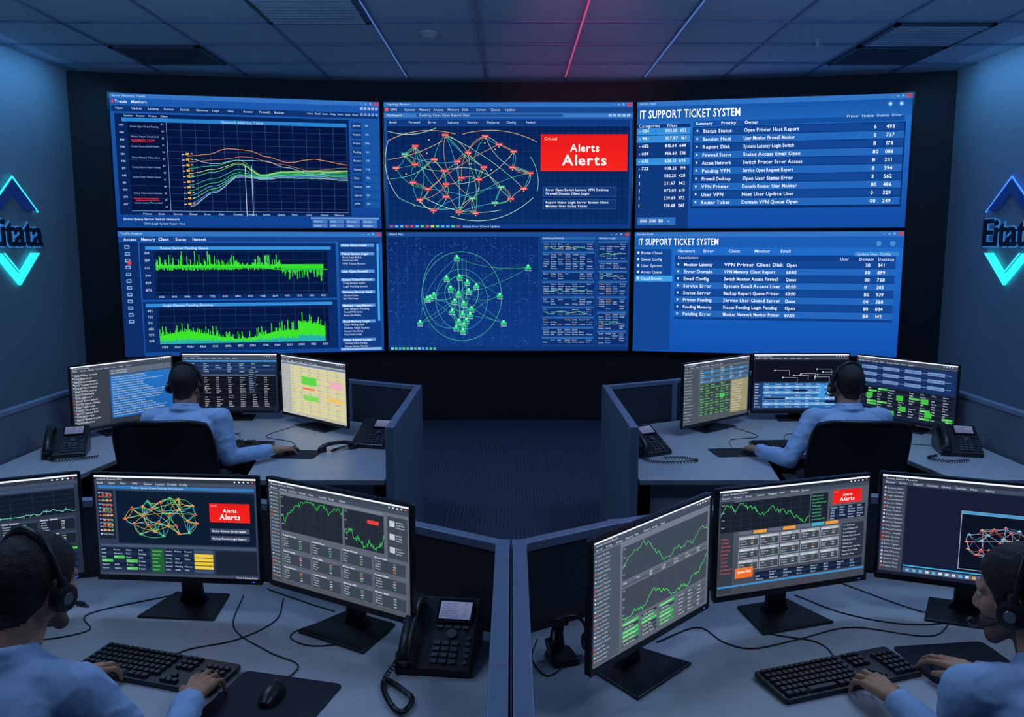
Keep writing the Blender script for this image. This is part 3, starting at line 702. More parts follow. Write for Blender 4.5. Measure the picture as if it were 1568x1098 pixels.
def m_l3():
    c=Cv(260,160); c.base((206,204,186),(184,182,170)); mtop(c,(70,78,92)); c.rect(2,17,256,6,(110,130,160),2); side(c,2,24,36,132,(170,172,168)); 
    tbl(c,42,26,214,126,6,7.4,fg=(70,80,90),bg=(214,206,150),alt=(204,200,172),s=3)
    c.rect(86,50,60,22,(90,210,70),6); c.rect(92,100,60,14,(120,215,90),6); c.rect(198,52,48,18,(236,170,190),6); c.rect(190,96,56,10,(240,190,90),6); c.rect(88,80,50,5,(236,120,80),6)
    return c
def m_r1():
    c=Cv(260,160); c.base((96,104,112),(78,84,92)); mtop(c,(70,78,92)); side(c,2,17,56,138,(72,80,92),8); tbl(c,62,20,194,36,5,6,fg=(230,236,240),bg=(70,84,100),alt=(60,120,170),s=3)
    tbl(c,62,60,120,90,6,7,fg=(120,240,100),bg=(52,62,70),alt=(62,74,82),s=3.6); c.rect(186,60,70,90,(150,144,110),2); textblock(c,190,64,60,12,7,3.4,(235,235,220)); c.rect(140,92,20,10,(60,200,80),6)
    return c
def m_r2():
    c=Cv(260,160); c.base((24,30,46)); mtop(c,(50,58,74)); c.rect(4,18,252,58,(14,18,30),2)
    for i in range(9):
        x=20+R.random()*200; y=26+R.random()*40; c.line([(x,y),(x+40,y),(x+40,y+14)],.7,(190,200,215),4); c.rect(x-2,y-2,4,4,(160,200,230),5)
    tbl(c,4,80,252,74,9,8,fg=(235,244,255),bg=(34,100,170),alt=(120,170,215),s=3.4); c.rect(4,80,24,74,(30,60,110),3); c.rect(180,84,18,40,(60,150,220),4); c.rect(110,100,40,5,(20,30,60),6); c.rect(30,122,60,5,(20,30,60),6); c.rect(200,130,40,8,(20,30,60),6)
    return c
def m_r3():
    c=Cv(260,160); c.base((30,42,72),(22,32,56)); mtop(c,(60,70,90)); c.rect(4,18,252,60,(24,48,96),2)
    for i in range(4):
        for j in range(3): x,y=14+i*58,24+j*18; c.rect(x,y,42,9,(110,145,190),4); c.text(x+2,y+2.4,4,wd(2),(20,30,60),5,mw=36); c.line([(x+42,y+4.5),(x+58,y+4.5)],.8,(150,190,220),3)
    tbl(c,4,82,252,72,9,7,fg=(220,230,245),bg=(18,24,40),alt=(28,36,56),s=3.2,green=.1)
    for (x,y) in ((30,98),(112,96),(120,124),(176,96),(186,130),(90,140)): c.rect(x,y,18,14,(60,190,60),6)
    return c

# ------------------------------------------------------------------ WALL LOGOS
XW=4.5; ZC=3.72; YF=-1.8
def txt(body,size,ext,off):
    cu=bpy.data.curves.new('t','FONT'); cu.body=body; cu.size=size; cu.extrude=ext; cu.offset=off; cu.align_x='CENTER'; cu.resolution_u=6
    o=bpy.data.objects.new('t',cu); scene.collection.objects.link(o)
    dg=bpy.context.evaluated_depsgraph_get(); me=bpy.data.meshes.new_from_object(o.evaluated_get(dg)); bpy.data.objects.remove(o); me.materials.clear(); return me
def logo(side_):
    X=-XW if side_=='l' else XW; sg=1 if side_=='l' else -1
    yc=7.45; p=empty('wall_logo_sign',(X,yc,2.07))
    M=Matrix.Translation((X,yc,0))@Matrix(((0,0,sg,0),(sg,0,0,0),(0,1,0,0),(0,0,0,1)))
    def tri(w,z0,h,t,a,b,mi,mb):
        q1=[(-w,z0),(-w+t,z0),(0,z0+h-t*h/w),(0,z0+h)]; q2=[(0,z0+h),(0,z0+h-t*h/w),(w-t,z0),(w,z0)]
        for q in (q1,q2):
            if (h<0): q=q[::-1]
            mb.prism(q,a,b,mi,M)
    mb=MB(); tri(.34,2.29,.27,.15,0.01,.035,0,mb)
    link('chevron_upper',mb.mesh('chevron_upper',[M_LOGOB]),p)
    mb=MB(); tri(.34,1.90,-.29,.10,0.01,.035,0,mb); link('chevron_lower',mb.mesh('chevron_lower',[M_NEONC]),p)
    mb=MB(); mb.tube([M@V((-.36,2.28,.03)),M@V((0,2.58,.03)),M@V((.36,2.28,.03))],.009,8)
    link('neon_upper',mb.mesh('neon_upper',[M_NEONB if side_=='r' else M_NEONC],30),p)
    mb=MB(); mb.tube([M@V((-.2,1.90,.03)),M@V((0,1.73,.03)),M@V((.2,1.90,.03))],.007,8); link('neon_lower',mb.mesh('neon_lower',[M_NEONC],30),p)
    S=Matrix.Diagonal((1.02,1,1,1))
    me=txt('Eitata',.36,.008,.004); me.transform(M@Matrix.Translation((0,1.965,.026))@S); me.materials.append(M_LOGOD); link('letters',me,p)
    me=txt('Eitata',.36,.004,.014); me.transform(M@Matrix.Translation((0,1.965,.012))@S); me.materials.append(M_LOGOH); link('letter_glow_outline',me,p)  # enlarged glowing copy added behind the letters to lift their contrast
logo('l'); logo('r')

# ------------------------------------------------------------------ ROOM
mb=MB(); mb.box((0,3.7,-0.05),(9.4,11.6,0.1)); link('floor',mb.mesh('floor',[M_CARP]))
mb=MB(); mb.box((0,3.7,ZC+0.05),(9.4,11.6,0.1)); link('ceiling',mb.mesh('ceiling',[M_CEIL]))
mb=MB(); mb.box((-XW-0.05,3.5,ZC/2),(0.1,11,ZC)); link('wall_left',mb.mesh('wall_left',[M_WALL]))
mb=MB(); mb.box((XW+0.05,3.5,ZC/2),(0.1,11,ZC)); link('wall_right',mb.mesh('wall_right',[M_WALL]))
mb=MB(); mb.box((0,YF-0.05,ZC/2),(9.2,0.1,ZC)); link('wall_rear',mb.mesh('wall_rear',[M_WALL]))
def arc_y(x): return 9.15-0.6*(x/4.5)**2
mb=MB(); xs=[-4.5+9*i/36 for i in range(37)]
mb.prism([(x,arc_y(x)) for x in xs]+[(4.5,9.4),(-4.5,9.4)],0,ZC); link('wall_front',mb.mesh('wall_front',[M_WBLK],30))
mb=MB(); gx=[-0.27+0.825*k for k in range(-5,6)]; gy=[8.2-0.73*k for k in range(0,14)]
for x in gx: mb.box((x,(YF+8.95)/2,ZC-0.006),(0.022,8.95-YF,0.012))
for y in gy: mb.box((0,y,ZC-0.0065),(2*XW,0.022,0.011))
link('ceiling_grid',mb.mesh('ceiling_grid',[M_TBAR]))
mb=MB(); mb.box((0.555,7.0,ZC-0.015),(0.014,3.6,0.006)); link('ceiling_led_strip',mb.mesh('ceiling_led_strip',[M_PINK]))
mb=MB(); mb.box((1.38,7.0,ZC-0.015),(0.010,3.6,0.006)); link('ceiling_led_strip.001',mb.mesh('ceiling_led_strip',[M_LEDL]))
mb=MB(); mb.box((-1.095,7.0,ZC-0.015),(0.010,3.6,0.006)); link('ceiling_led_strip.002',mb.mesh('ceiling_led_strip',[M_LEDL]))
def vent(cx,cy,slats):
    mb=MB(); w,h=0.80,0.70
    for dx,dy,sx,sy in ((0,h/2-.02,w,.04),(0,-h/2+.02,w,.04),(w/2-.02,0,.04,h),(-w/2+.02,0,.04,h)): mb.box((cx+dx,cy+dy,ZC-0.02),(sx,sy,0.016),0)
    mb.box((cx,cy,ZC-0.0145),(w-.06,h-.06,0.004),2)
    for i in range(slats):
        y=cy-h/2+0.06+(h-0.12)*i/(slats-1)
        M=Matrix.Translation((cx,y,ZC-0.028))@Matrix.Rotation(math.radians(-22 if slats<14 else -35),4,'X'); mb.box((0,0,0),(w-.08,0.036 if slats<14 else .012,0.003),1 if slats<14 else 0,M)
    link('ceiling_vent',mb.mesh('ceiling_vent',[M_VENT,M_VENTL,M_VD]))
vent(-1.508,6.38,9); vent(-3.158,7.835,20); vent(3.442,7.105,9); vent(3.442,7.835,20)
mb=MB(); mb.tube([(-0.69,7.09,ZC),(-0.69,7.09,ZC-.015),(-0.69,7.09,ZC-.02),(-.69,7.09,ZC-.045)],[.075,.075,.06,.04],24); link('smoke_detector',mb.mesh('smoke_detector',[M_WHT],40))
mb=MB(); mb.tube([(2.63,7.33,ZC),(2.63,7.33,ZC-.01),(2.63,7.33,ZC-.011),(2.63,7.33,ZC-.05),(2.63,7.33,ZC-.052),(2.63,7.33,ZC-.058)],[.04,.04,.012,.01,.03,.03],16); link('fire_sprinkler',mb.mesh('fire_sprinkler',[M_WHT],40))

# ------------------------------------------------------------------ VIDEO WALL
def panel(pl,pr,z0,z1,cv):
    pl=V((pl[0],pl[1],0)); pr=V((pr[0],pr[1],0)); r=(pr-pl); w=r.length; r.normalize(); back=V((-r.y,r.x,0))
    mid=(pl+pr)/2; p=empty('video_wall_display',(mid.x,mid.y,z0))
    M=Matrix.Translation((mid.x,mid.y,z0))@Matrix(((r.x,back.x,0,0),(r.y,back.y,0,0),(0,0,1,0),(0,0,0,1)))
    h=z1-z0; mb=MB(); mb.M=M
    mb.box((0,0.04,h/2),(w-.004,0.07,h-.004)); b=0.012
    for c,d in (((0,0,h-b/2),(w,.02,b)),((0,0,b/2),(w,.02,b)),((w/2-b/2,0,h/2),(b,.0198,h-.001)),((-w/2+b/2,0,h/2),(b,.0198,h-.001))): mb.box(c,d)
    mb.box((0,0.085,h/2),(w*.5,0.03,h*.6))
    link('bezel',mb.mesh('bezel',[M_BLKG]),p)
    sw,sh=w-2*b-.004,h-2*b-.004
    fn=lambda x,y,L:M@V((-sw/2+x/cv.W*sw, 0.003-L*0.0012, b+.002+sh*(1-y/cv.H)))
    cv.emit('screen',fn,p)
ZM=2.135
A=(-4.06,8.47);B=(-1.405,9.0);C=(1.325,9.0);D=(4.04,8.47); B2=(-1.385,9.0);C2=(1.305,9.0)
panel(A,B,ZM+.005,3.50,v1()); panel(B2,C2,ZM+.005,3.50,v2()); panel(C,D,ZM+.005,3.50,v3())
panel(A,B,0.80,ZM-.005,v4()); panel(B2,C2,0.80,ZM-.005,v5()); panel(C,D,0.80,ZM-.005,v6())

# ------------------------------------------------------------------ PARTITIONS + DESKS
def partition(pts,kinds,h=1.02,th=.045):
    c=V((sum(p[0] for p in pts)/len(pts),sum(p[1] for p in pts)/len(pts),0)); p=empty('cubicle_partition',c)
    mb=MB(); cap=MB()
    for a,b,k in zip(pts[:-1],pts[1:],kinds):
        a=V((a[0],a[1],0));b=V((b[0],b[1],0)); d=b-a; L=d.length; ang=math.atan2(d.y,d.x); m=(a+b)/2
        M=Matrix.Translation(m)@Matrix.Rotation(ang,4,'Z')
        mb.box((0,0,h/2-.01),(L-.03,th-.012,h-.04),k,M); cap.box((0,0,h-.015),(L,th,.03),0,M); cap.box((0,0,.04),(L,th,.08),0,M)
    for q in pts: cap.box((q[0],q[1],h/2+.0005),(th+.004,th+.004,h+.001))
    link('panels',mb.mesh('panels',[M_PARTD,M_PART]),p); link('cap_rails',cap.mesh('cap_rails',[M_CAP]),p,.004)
def mir(pts): return [(-x,y) for x,y in pts]
fl=[(-.030,1.15),(-.030,2.5),(-.36,2.70),(-1.2,3.04),(-2.15,2.84),(-2.5,2.4),(-2.5,1.15)]
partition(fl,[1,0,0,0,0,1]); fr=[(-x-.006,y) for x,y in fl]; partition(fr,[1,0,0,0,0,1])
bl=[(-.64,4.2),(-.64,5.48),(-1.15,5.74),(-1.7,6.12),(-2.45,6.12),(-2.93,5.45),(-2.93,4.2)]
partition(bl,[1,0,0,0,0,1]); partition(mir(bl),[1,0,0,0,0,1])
DZ=.73
def desk(poly,legs):
    c=(sum(p[0] for p in poly)/len(poly),sum(p[1] for p in poly)/len(poly),0); p=empty('office_desk',c)
    if sum(poly[i][0]*poly[(i+1)%len(poly)][1]-poly[(i+1)%len(poly)][0]*poly[i][1] for i in range(len(poly)))<0: poly=poly[::-1]
    mb=MB(); mb.prism(poly,DZ-.03,DZ,0,None,1); link('desktop',mb.mesh('desktop',[M_DESK,M_DESKE]),p,.004)
    mb=MB()
    for (x,y,sx,sy) in legs: mb.box((x,y,(DZ-.03)/2),(sx,sy,DZ-.03))
    link('support_panels',mb.mesh('support_panels',[M_DESKE]),p,.003)
def curve_cut(x0,x1,yf,yb,n=6):
    out=[(x0,yf)]; r=.14
    s=1 if x1>x0 else -1
    for k in range(n+1): a=PI/2*k/n; out.append((x0+s*(.06+r-r*math.cos(a)),yb-r+r*math.sin(a)))
    for k in range(n+1): a=PI/2*k/n; out.append((x1-s*(.06+r-r*math.sin(a)),yb-r+r*math.cos(a)))
    out.append((x1,yf)); return out
dfl=[(-.062,1.45),(-.062,2.47),(-.375,2.66),(-1.2,2.99),(-2.13,2.80),(-2.46,2.38),(-2.46,1.45)]+curve_cut(-1.75,-.55,1.45,1.93)
lg=[(-.30,1.62,.42,.02),(-2.2,1.62,.4,.02),(-1.2,2.9,.7,.02)]
desk(dfl,lg); desk([(-x-.004,y) for x,y in dfl],[(-a,b,c,d) for a,b,c,d in lg])
dbl=[(-.675,4.2),(-.675,5.45),(-1.17,5.70),(-1.715,6.08),(-2.43,6.08),(-2.895,5.43),(-2.895,4.2)]+curve_cut(-2.36,-1.42,4.2,4.74)
lg=[(-1.0,4.3,.5,.02),(-2.65,4.3,.4,.02),(-2.05,5.95,.6,.02)]
desk(dbl,lg); desk(mir(dbl),[(-a,b,c,d) for a,b,c,d in lg])

# ------------------------------------------------------------------ MONITORS
def monitor(pl,pr,zb,zt,cv,tilt=0.0):
    pl=V((pl[0],pl[1],0)); pr=V((pr[0],pr[1],0)); r=pr-pl; w=r.length; r.normalize(); mid=(pl+pr)/2
    p=empty('computer_monitor',(mid.x,mid.y,DZ)); h=zt-zb
    back=V((-r.y,r.x,0))
    M=Matrix.Translation((mid.x,mid.y,DZ))@Matrix(((r.x,back.x,0,0),(r.y,back.y,0,0),(0,0,1,0),(0,0,0,1)))
    zc=(zb+zt)/2-DZ
    X=Matrix(((1,0,0,0),(0,0,1,0),(0,1,0,0),(0,0,0,1)))
    mb=MB(); mb.M=M@Matrix.Translation((0,0,zc))@X
    mb.rprism(w,h,.008,0,.016); mb.rprism(w*.86,h*.8,.03,.016,.04,top=.75)
    for f in range(7): mb.box((0,-h*.2+f*.012,.0405),(w*.35,.004,.002),1)
    link('housing',mb.mesh('housing',[M_BLK,M_VD],35),p,.0015)
    b=.008; sw,sh=w-2*b,h-2*b-.010
    mb=MB(); mb.M=M
    for cc,d in (((0,0,zc+h/2-b/2),(w-.004,.004,b)),((0,0,zc-h/2+(b+.01)/2),(w-.004,.004,b+.01)),((w/2-b/2-.001,0,zc),(b,.0038,h-.004)),((-w/2+b/2+.001,0,zc),(b,.0038,h-.004))): mb.box(cc,(d[0],d[1]+.004,d[2]))
    mb.box((w/2-.03,-.0045,zc-h/2+.009),(.008,.001,.003),1)
    link('bezel',mb.mesh('bezel',[M_BLKG,M_BLUELED]),p)
    z0=zc-h/2+b+.010
    fn=lambda x,y,L:M@V((-sw/2+x/cv.W*sw,-.0008-L*.0003,z0+sh*(1-y/cv.H)))
    cv.emit('screen',fn,p)
    mb=MB(); mb.M=M
    mb.loft([[(-a,y,z),(a,y,z),(a,y+t,z),(-a,y+t,z)] for a,y,z,t in ((.05,.075,.008,.03),(.035,.072,.04,.022),(.032,.06,zc-.02,.02),(.032,.055,zc+.05,.02))])
    mb.box((0,.05,zc),(.09,.03,.09))
    link('stand_neck',mb.mesh('stand_neck',[M_BLK],35),p,.003)
    mb=MB(); mb.M=M
    k=w/.58
    mb.prism([(-.135*k,-.045),(.135*k,-.045),(.10*k,.155),(-.10*k,.155)],0,.009); link('stand_base',mb.mesh('stand_base',[M_BLK]),p,.004)
ZB,ZT=.843,1.212
monitor((-1.975,2.40),(-1.44,2.645),ZB,ZT,m_rows())
monitor((-1.395,2.630),(-.825,2.580),ZB,ZT,m_alert())
monitor((-.80,2.585),(-.29,2.285),ZB,ZT,m_cards())
monitor((.20,1.99),(.608,2.408),ZB,ZT,m_light())
monitor((.632,2.44),(1.19,2.625),ZB,ZT,m_mix())
monitor((1.228,2.647),(1.773,2.44),ZB,ZT,m_dark())
ZB,ZT=.78,1.212
monitor((-2.78,5.06),(-2.37,5.64),ZB,ZT,m_l1())
monitor((-2.35,5.74),(-1.657,5.73),ZB,ZT,m_l2())
monitor((-1.63,5.70),(-1.065,5.20),ZB,ZT,m_l3())
monitor((1.10,5.19),(1.665,5.66),ZB,ZT,m_r1())
monitor((1.70,5.71),(2.39,5.72),ZB,ZT,m_r2())
monitor((2.42,5.68),(2.84,5.12),ZB,ZT,m_r3())

# ------------------------------------------------------------------ KEYBOARDS / MICE / PADS
def keyboard(x,y,yaw,w=.47,d=.15):
    p=empty('keyboard',(x,y,DZ)); mb=MB(); mb.M=frame(x,y,DZ,yaw)@Matrix.Rotation(math.radians(2.5),4,'X')@Matrix.Translation((0,0,.004))
    mb.rprism(w,d,.01,0,.014); link('case',mb.mesh('case',[M_BLK],35),p,.002)
    mb2=MB(); mb2.M=mb.M
    rows=6; kw=.0188
    def key(cx,cy,sx,sy): mb2.box((cx,cy,.0185),(sx,sy,.009),0,None,.84)
    for r_ in range(rows):
        y_=d/2-.017-r_*.0225
        if r_==5:
            xs_=-w/2+.012
            for sx in (.024,.02,.024,.105,.024,.02,.024): key(xs_+sx/2,y_,sx-.0025,.017); xs_+=sx
        else:
            for i in range(14):
                x_=-w/2+.012+kw*(i+.5); key(x_,y_,kw-.0028,.0165 if r_ else .013)
        for i in range(3):
            if r_ in (0,1,2,5) or (r_==4 and i==1): key(-w/2+.295+kw*(i+.5),y_,kw-.0028,.0165 if r_ else .013)
        for i in range(4):
            if r_>0: key(w/2-.088+kw*(i+.5),y_,kw-.0028,.0165)
    link('keys',mb2.mesh('keys',[M_KEY]),p)
def pad(x,y,yaw,w=.30,d=.24):
    mb=MB(); mb.M=frame(x,y,DZ,yaw); mb.rprism(w,d,.02,.0,.003); link('mouse_pad',mb.mesh('mouse_pad',[M_PAD],35))
def mouse(x,y,yaw):
    mb=MB(); mb.M=frame(x,y,DZ+.003,yaw); rings=[]
    for k in range(9):
        t=k/8; yy=-.055+.11*t; hw=.031*math.sin(PI*min(max(t*.86+.07,0),1))**.45; hh=.036*math.sin(PI*(t*.8+.12))**.7
        rings.append([(hw*math.cos(a),yy,max(0,hh*math.sin(a))) for a in [2*PI*j/20 for j in range(20)]])
    mb.loft(rings); mb.tube([(0,.02,.035),(0,.036,.031)],.004,8,1); link('computer_mouse',mb.mesh('computer_mouse',[M_BLK,M_STEEL],50))
keyboard(-1.03,2.225,-.29); keyboard(.935,2.195,.33)
pad(-.655,2.07,-.25,.31,.25); mouse(-.655,2.085,-.1)
pad(1.33,2.28,.12,.30,.22)
keyboard(-1.72,4.93,-.05); pad(-1.28,4.74,-.1,.26,.2); mouse(-1.32,4.78,-.4)
keyboard(1.72,4.93,.05); pad(1.33,4.78,.1,.26,.2)

# ------------------------------------------------------------------ PHONES
def helix(path,r,turns,tr,n=7):
    out=[]; L=len(path)
    for i,pnt in enumerate(path):
        t=(path[min(i+1,L-1)]-path[max(i-1,0)]).normalized(); x=t.cross(V((0,0,1)))
        if x.length<.1: x=V((1,0,0))
        x.normalize(); y=t.cross(x); a=2*PI*turns*i/(L-1); out.append(pnt+(x*math.cos(a)+y*math.sin(a))*r)
    return out
def phone(x,y,yaw,sc=1.0,cordpts=None,offhook=False):
    p=empty('desk_phone',(x,y,DZ)); F=frame(x,y,DZ,yaw)@Matrix.Scale(sc,4)
    mb=MB(); mb.M=F; w=.20
    prof=[(-.11,0),(.10,0),(.115,.03),(.10,.125),(.085,.13),(-.112,.022)]
    n=len(prof); vs=[(-w/2,a,b) for a,b in prof]+[(w/2,a,b) for a,b in prof]
    mb.add(vs,[tuple(range(n)),tuple(range(2*n-1,n-1,-1))]+[(i,n+i,n+(i+1)%n,(i+1)%n) for i in range(n)])
    link('body',mb.mesh('body',[M_BLK]),p,.006*sc)
    sl=math.atan2(.108,.197); S=F@Matrix.Translation((0,-.112,.022))@Matrix.Rotation(sl,4,'X')
    mb=MB(); mb.M=S
    mb.rprism(.10,.075,.006,0,.008,0,Matrix.Translation((.035,.175,0)))
    for r_ in range(4):
        for c_ in range(3): mb.rprism(.018,.012,.003,0,.006,1,Matrix.Translation((.0+c_*.024,.022+r_*.018,0)))
    for r_ in range(5): mb.rprism(.012,.010,.003,0,.005,1,Matrix.Translation((.082,.022+r_*.018,0)))
    for r_ in range(4): mb.rprism(.016,.008,.002,0,.005,1,Matrix.Translation((.0+r_*.023,.125,0)))
    mb.tube([(.035,.105,.0),(.035,.105,.006)],.014,16,1)
    link('keypad',mb.mesh('keypad',[M_BLKG,M_PK],35),p)
    c=Cv(90,64); c.base((108,118,155),(88,96,135))
    for i in range(6): c.text(5,6+i*9,5,wd(2),(30,34,60),2,mw=60); c.text(70,6+i*9,5,num(2),(30,34,60),2)
    c.emit('display',lambda a,b,L:S@V((-.008+a/90*.086,.147+.056*(1-b/64),.0085+L*.0003)),p)
    mb=MB()
    if not offhook:
        HM=S@Matrix.Translation((-.072,.105,.012)); 
    else:
        HM=frame(offhook[0],offhook[1],DZ+.012,offhook[2])@Matrix.Scale(sc,4)
    mb.M=HM
    pts=cat([(0,-.10,.002),(0,-.085,.016),(0,-.04,.030),(0,.04,.030),(0,.085,.016),(0,.10,.002)],5)
    rings=[]
    for i,q in enumerate(pts):
        t=i/(len(pts)-1); hw=.017+.008*abs(2*t-1)**3; hh=.011+.005*abs(2*t-1)**3
        rings.append([(q.x+hw*math.cos(2*PI*k/12),q.y,q.z+hh*math.sin(2*PI*k/12)) for k in range(12)])
    mb.loft(rings)
    for yy in (-.085,.085): mb.tube([(0,yy,.012),(0,yy,-.008)],[.025,.022],14)
    link('handset',mb.mesh('handset',[M_BLK],50),p)
    if cordpts:
        path=cat(cordpts,40); mb=MB(); mb.tube(helix(path,.0065,len(path)/5.0,.002),.0026,5); link('coiled_cord',mb.mesh('coiled_cord',[M_BLK],50),p)
zc=DZ+.011
phone(-.215,2.32,-.12,1.12,[(-.33,2.22,zc+.03),(-.36,2.15,zc),(-.33,2.05,zc),(-.29,2.0,zc),(-.27,2.06,zc),(-.31,2.12,zc),(-.35,2.16,zc)])
phone(-2.66,4.76,.35,1.15,[(-2.70,4.62,zc),(-2.62,4.56,zc),(-2.5,4.60,zc),(-2.42,4.66,zc)])
phone(-.86,5.0,-.25,1.1,[(-1.0,4.92,zc),(-1.06,4.83,zc),(-1.08,4.78,zc)],(-1.06,4.84,-1.1))
phone(.80,4.80,.5,1.1,[(.74,4.66,zc),(.80,4.55,zc),(.92,4.52,zc),(1.06,4.56,zc),(1.0,4.62,zc),(.88,4.62,zc)])
phone(2.68,4.80,-.25,1.15,[(2.5,4.68,zc),(2.42,4.62,zc),(2.5,4.54,zc),(2.62,4.56,zc)])
p=empty('headset_dock',(.15,2.30,DZ)); mb=MB(); mb.M=frame(.15,2.30,DZ,.3)
mb.rprism(.085,.10,.012,0,.02,0,None,5,.85); mb.tube([(0,.02,.015),(0,.03,.07),(0,.02,.12)],[.018,.013,.016],10)
mb.rprism(.05,.03,.008,.10,.125,0,Matrix.Translation((0,.02,0)))
link('dock',mb.mesh('dock',[M_BLK],40),p,.002)
mb=MB(); mb.M=frame(.17,2.31,DZ,.3)
mb.tube([(.055*math.cos(a),0,.075+.055*math.sin(a)) for a in [PI*(-.15+1.3*k/16) for k in range(17)]],.005,8)
for s in (-1,1): mb.tube([(s*.05,0,.045),(s*.066,0,.042)],.026,16)
link('headband',mb.mesh('headband',[M_BLK],45),p)

def cable(pts,r=.0022):
    z=DZ+r*.9+.0003; pa=cat([(x,y,z) for x,y in pts],8); mb=MB(); mb.tube(pa,r,6); link('desk_cable',mb.mesh('desk_cable',[M_BLK],60))
cable([(-.80,2.72),(-.78,2.55),(-.86,2.42),(-.98,2.36),(-1.03,2.31)])
cable([(-.55,2.60),(-.70,2.46),(-.63,2.38),(-.52,2.40),(-.46,2.50)])
cable([(-1.2,2.75),(-1.42,2.6),(-1.36,2.48),(-1.5,2.42),(-1.6,2.56)])
cable([(-.95,2.75),(-.90,2.50),(-.74,2.34),(-.63,2.26),(-.65,2.16)])
cable([(-.88,2.80),(-.70,2.68),(-.60,2.62)])
cable([(.85,2.66),(.80,2.48),(.95,2.40),(.97,2.29)])
cable([(1.0,2.75),(1.12,2.60),(1.30,2.52),(1.50,2.56),(1.58,2.66)])
cable([(.45,2.40),(.60,2.50),(.66,2.40),(.74,2.36),(.90,2.42),(1.10,2.50),(1.32,2.44),(1.45,2.55)])
cable([(1.2,2.86),(1.38,2.62),(1.5,2.60)])
cable([(.08,2.42),(.06,2.30),(.10,2.2),(.16,2.26)])
cable([(-2.2,5.5),(-2.0,5.3),(-1.8,5.25),(-1.72,5.01)]); cable([(-1.5,5.5),(-1.6,5.2),(-1.4,5.05),(-1.30,4.85)]); cable([(-2.3,5.4),(-2.15,5.1),(-1.95,5.15),(-1.8,5.3)])
cable([(2.2,5.5),(2.0,5.3),(1.8,5.25),(1.72,5.01)]); cable([(1.5,5.5),(1.6,5.2),(1.4,5.1),(1.35,4.9)]); cable([(2.5,5.3),(2.4,5.05),(2.6,4.95)])

# ------------------------------------------------------------------ CHAIRS
def chair(x,y,yaw,ztop=1.05):
    p=empty('office_chair',(x,y,0)); F=frame(x,y,0,yaw)
    mb=MB(); mb.M=F; mb.rprism(.48,.46,.09,.40,.46,0,Matrix.Translation((0,.02,0))); link('seat',mb.mesh('seat',[M_CHF],50),p,.02)
    n=14; z0=.53; hh=(ztop-z0)/2; zc_=z0+hh; W=.255
    def bp(u,v,t):
        xx=W*u*(1-.10*v**4)*(1-.06*(v<0)*abs(v)); zz=zc_+hh*v*(1-.10*u**4); yy=-.235-.045*v-.0+.06*u*u+.03*math.cos(v*2)+t
        return (xx,yy,zz)
    mb=MB(); mb.M=F
    g=[[bp(-1+2*i/n,-1+2*j/n,0) for i in range(n+1)] for j in range(n+1)]; g2=[[bp(-1+2*i/n,-1+2*j/n,-.022) for i in range(n+1)] for j in range(n+1)]
    vs=[q for r_ in g for q in r_]+[q for r_ in g2 for q in r_]; k=(n+1)**2; fs=[]
    for j in range(n):
        for i in range(n):
            a=j*(n+1)+i; fs.append((a,a+1,a+n+2,a+n+1)[::-1]); fs.append((k+a,k+a+1,k+a+n+2,k+a+n+1))
    mb.add(vs,fs); 
    link('backrest_mesh',mb.mesh('backrest_mesh',[M_CHF],60),p)
    per=[bp(-1+2*i/n,-1,-.011) for i in range(n+1)]+[bp(1,-1+2*j/n,-.011) for j in range(1,n+1)]+[bp(1-2*i/n,1,-.011) for i in range(1,n+1)]+[bp(-1,1-2*j/n,-.011) for j in range(1,n)]
    mb=MB(); mb.M=F; mb.tube(per,.015,8,closed=True); mb.capsule((0,-.24,.62),.025,(0,-.20,.40),.03); mb.capsule((0,-.20,.39),.03,(0,0,.385),.03)
    for s in (-1,1):
        mb.tube(cat([(s*.2,-.05,.40),(s*.28,-.05,.44),(s*.29,-.05,.60),(s*.29,-.05,.64)],4),.014,8); mb.rprism(.07,.24,.03,.64,.665,0,Matrix.Translation((s*.29,-.02,0)))
    link('frame',mb.mesh('frame',[M_BLK],50),p)
    mb=MB(); mb.M=F; mb.cyl((0,0,.10),(0,0,.39),.03,.022); 
    for k in range(5):
        a=2*PI*k/5+.3; dx,dy=math.cos(a),math.sin(a)
        mb.capsule((dx*.03,dy*.03,.11),.024,(dx*.28,dy*.28,.075),.016); mb.cyl((dx*.28-dy*.02,dy*.28+dx*.02,.03),(dx*.28+dy*.02,dy*.28-dx*.02,.03),.03,n=14); mb.cyl((dx*.28,dy*.28,.03),(dx*.28,dy*.28,.08),.009)
    link('base',mb.mesh('base',[M_BLK],50),p)
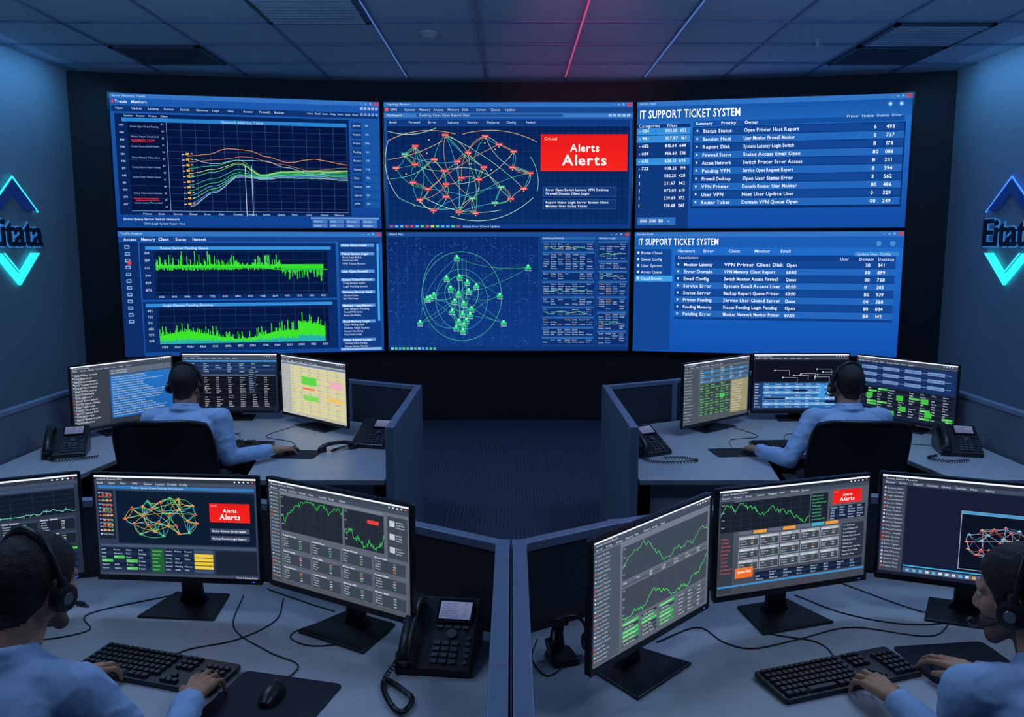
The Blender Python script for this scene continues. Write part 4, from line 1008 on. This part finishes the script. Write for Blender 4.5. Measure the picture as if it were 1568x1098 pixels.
chair(-1.86,4.44,.06,1.05); chair(1.86,4.44,-.06,1.05); chair(-1.15,1.52,-.2,.93); chair(1.24,1.50,.25,.93)

# ------------------------------------------------------------------ LIGHTS
def area(name,loc,rot,sx,sy,col,e):
    l=bpy.data.lights.new(name,'AREA'); l.shape='RECTANGLE'; l.size=sx; l.size_y=sy; l.color=col; l.energy=e
    o=bpy.data.objects.new(name,l); o.location=loc; o.rotation_euler=rot; scene.collection.objects.link(o); return o
for sx in (-1,1):
    area('added_overhead_fill',(sx*2.0,1.6,3.68),(0,0,0),1.2,.6,(.46,.66,1.0),18)  # added blue fill above the view, brightens the front desks
    area('added_overhead_fill',(sx*2.0,4.4,3.68),(0,0,0),1.2,.6,(.40,.62,1.0),22)  # second added fill out of view, for the back row
    area('added_wall_fill',(sx*4.1,7.4,3.66),(0,-sx*.35,0),.25,1.6,(.15,.5,1.0),6.5)  # added lamp tinting the side wall blue, no fixture modelled
    area('added_ceiling_upfill',(sx*2.3,3.6,3.1),(math.radians(147),0,0),1.6,.3,(.28,.53,1.0),34)  # upward fill added out of view to brighten the ceiling tiles
sp=bpy.data.lights.new('added_pink_spot','SPOT'); sp.energy=150; sp.color=(1,.16,.5); sp.spot_size=math.radians(24); sp.spot_blend=1; sp.shadow_soft_size=.05  # spot added above the view to make the pink ceiling glow
so=bpy.data.objects.new('added_pink_spot',sp); so.location=(.3,3.2,3.05); scene.collection.objects.link(so)
so.rotation_euler=(V((.66,7.7,3.74))-V(so.location)).to_track_quat('-Z','Y').to_euler()
w=bpy.data.worlds.new('World'); scene.world=w; w.use_nodes=True
w.node_tree.nodes['Background'].inputs[0].default_value=(.1,.2,.4,1); w.node_tree.nodes['Background'].inputs[1].default_value=.05

# ------------------------------------------------------------------ CAMERA
cd=bpy.data.cameras.new('camera'); cam=bpy.data.objects.new('camera',cd); scene.collection.objects.link(cam)
cd.sensor_width=36; cd.lens=28.7; cam.location=(0,0,1.95); cam.rotation_euler=(math.radians(90-7.74),0,0); cd.clip_start=.05
scene.camera=cam
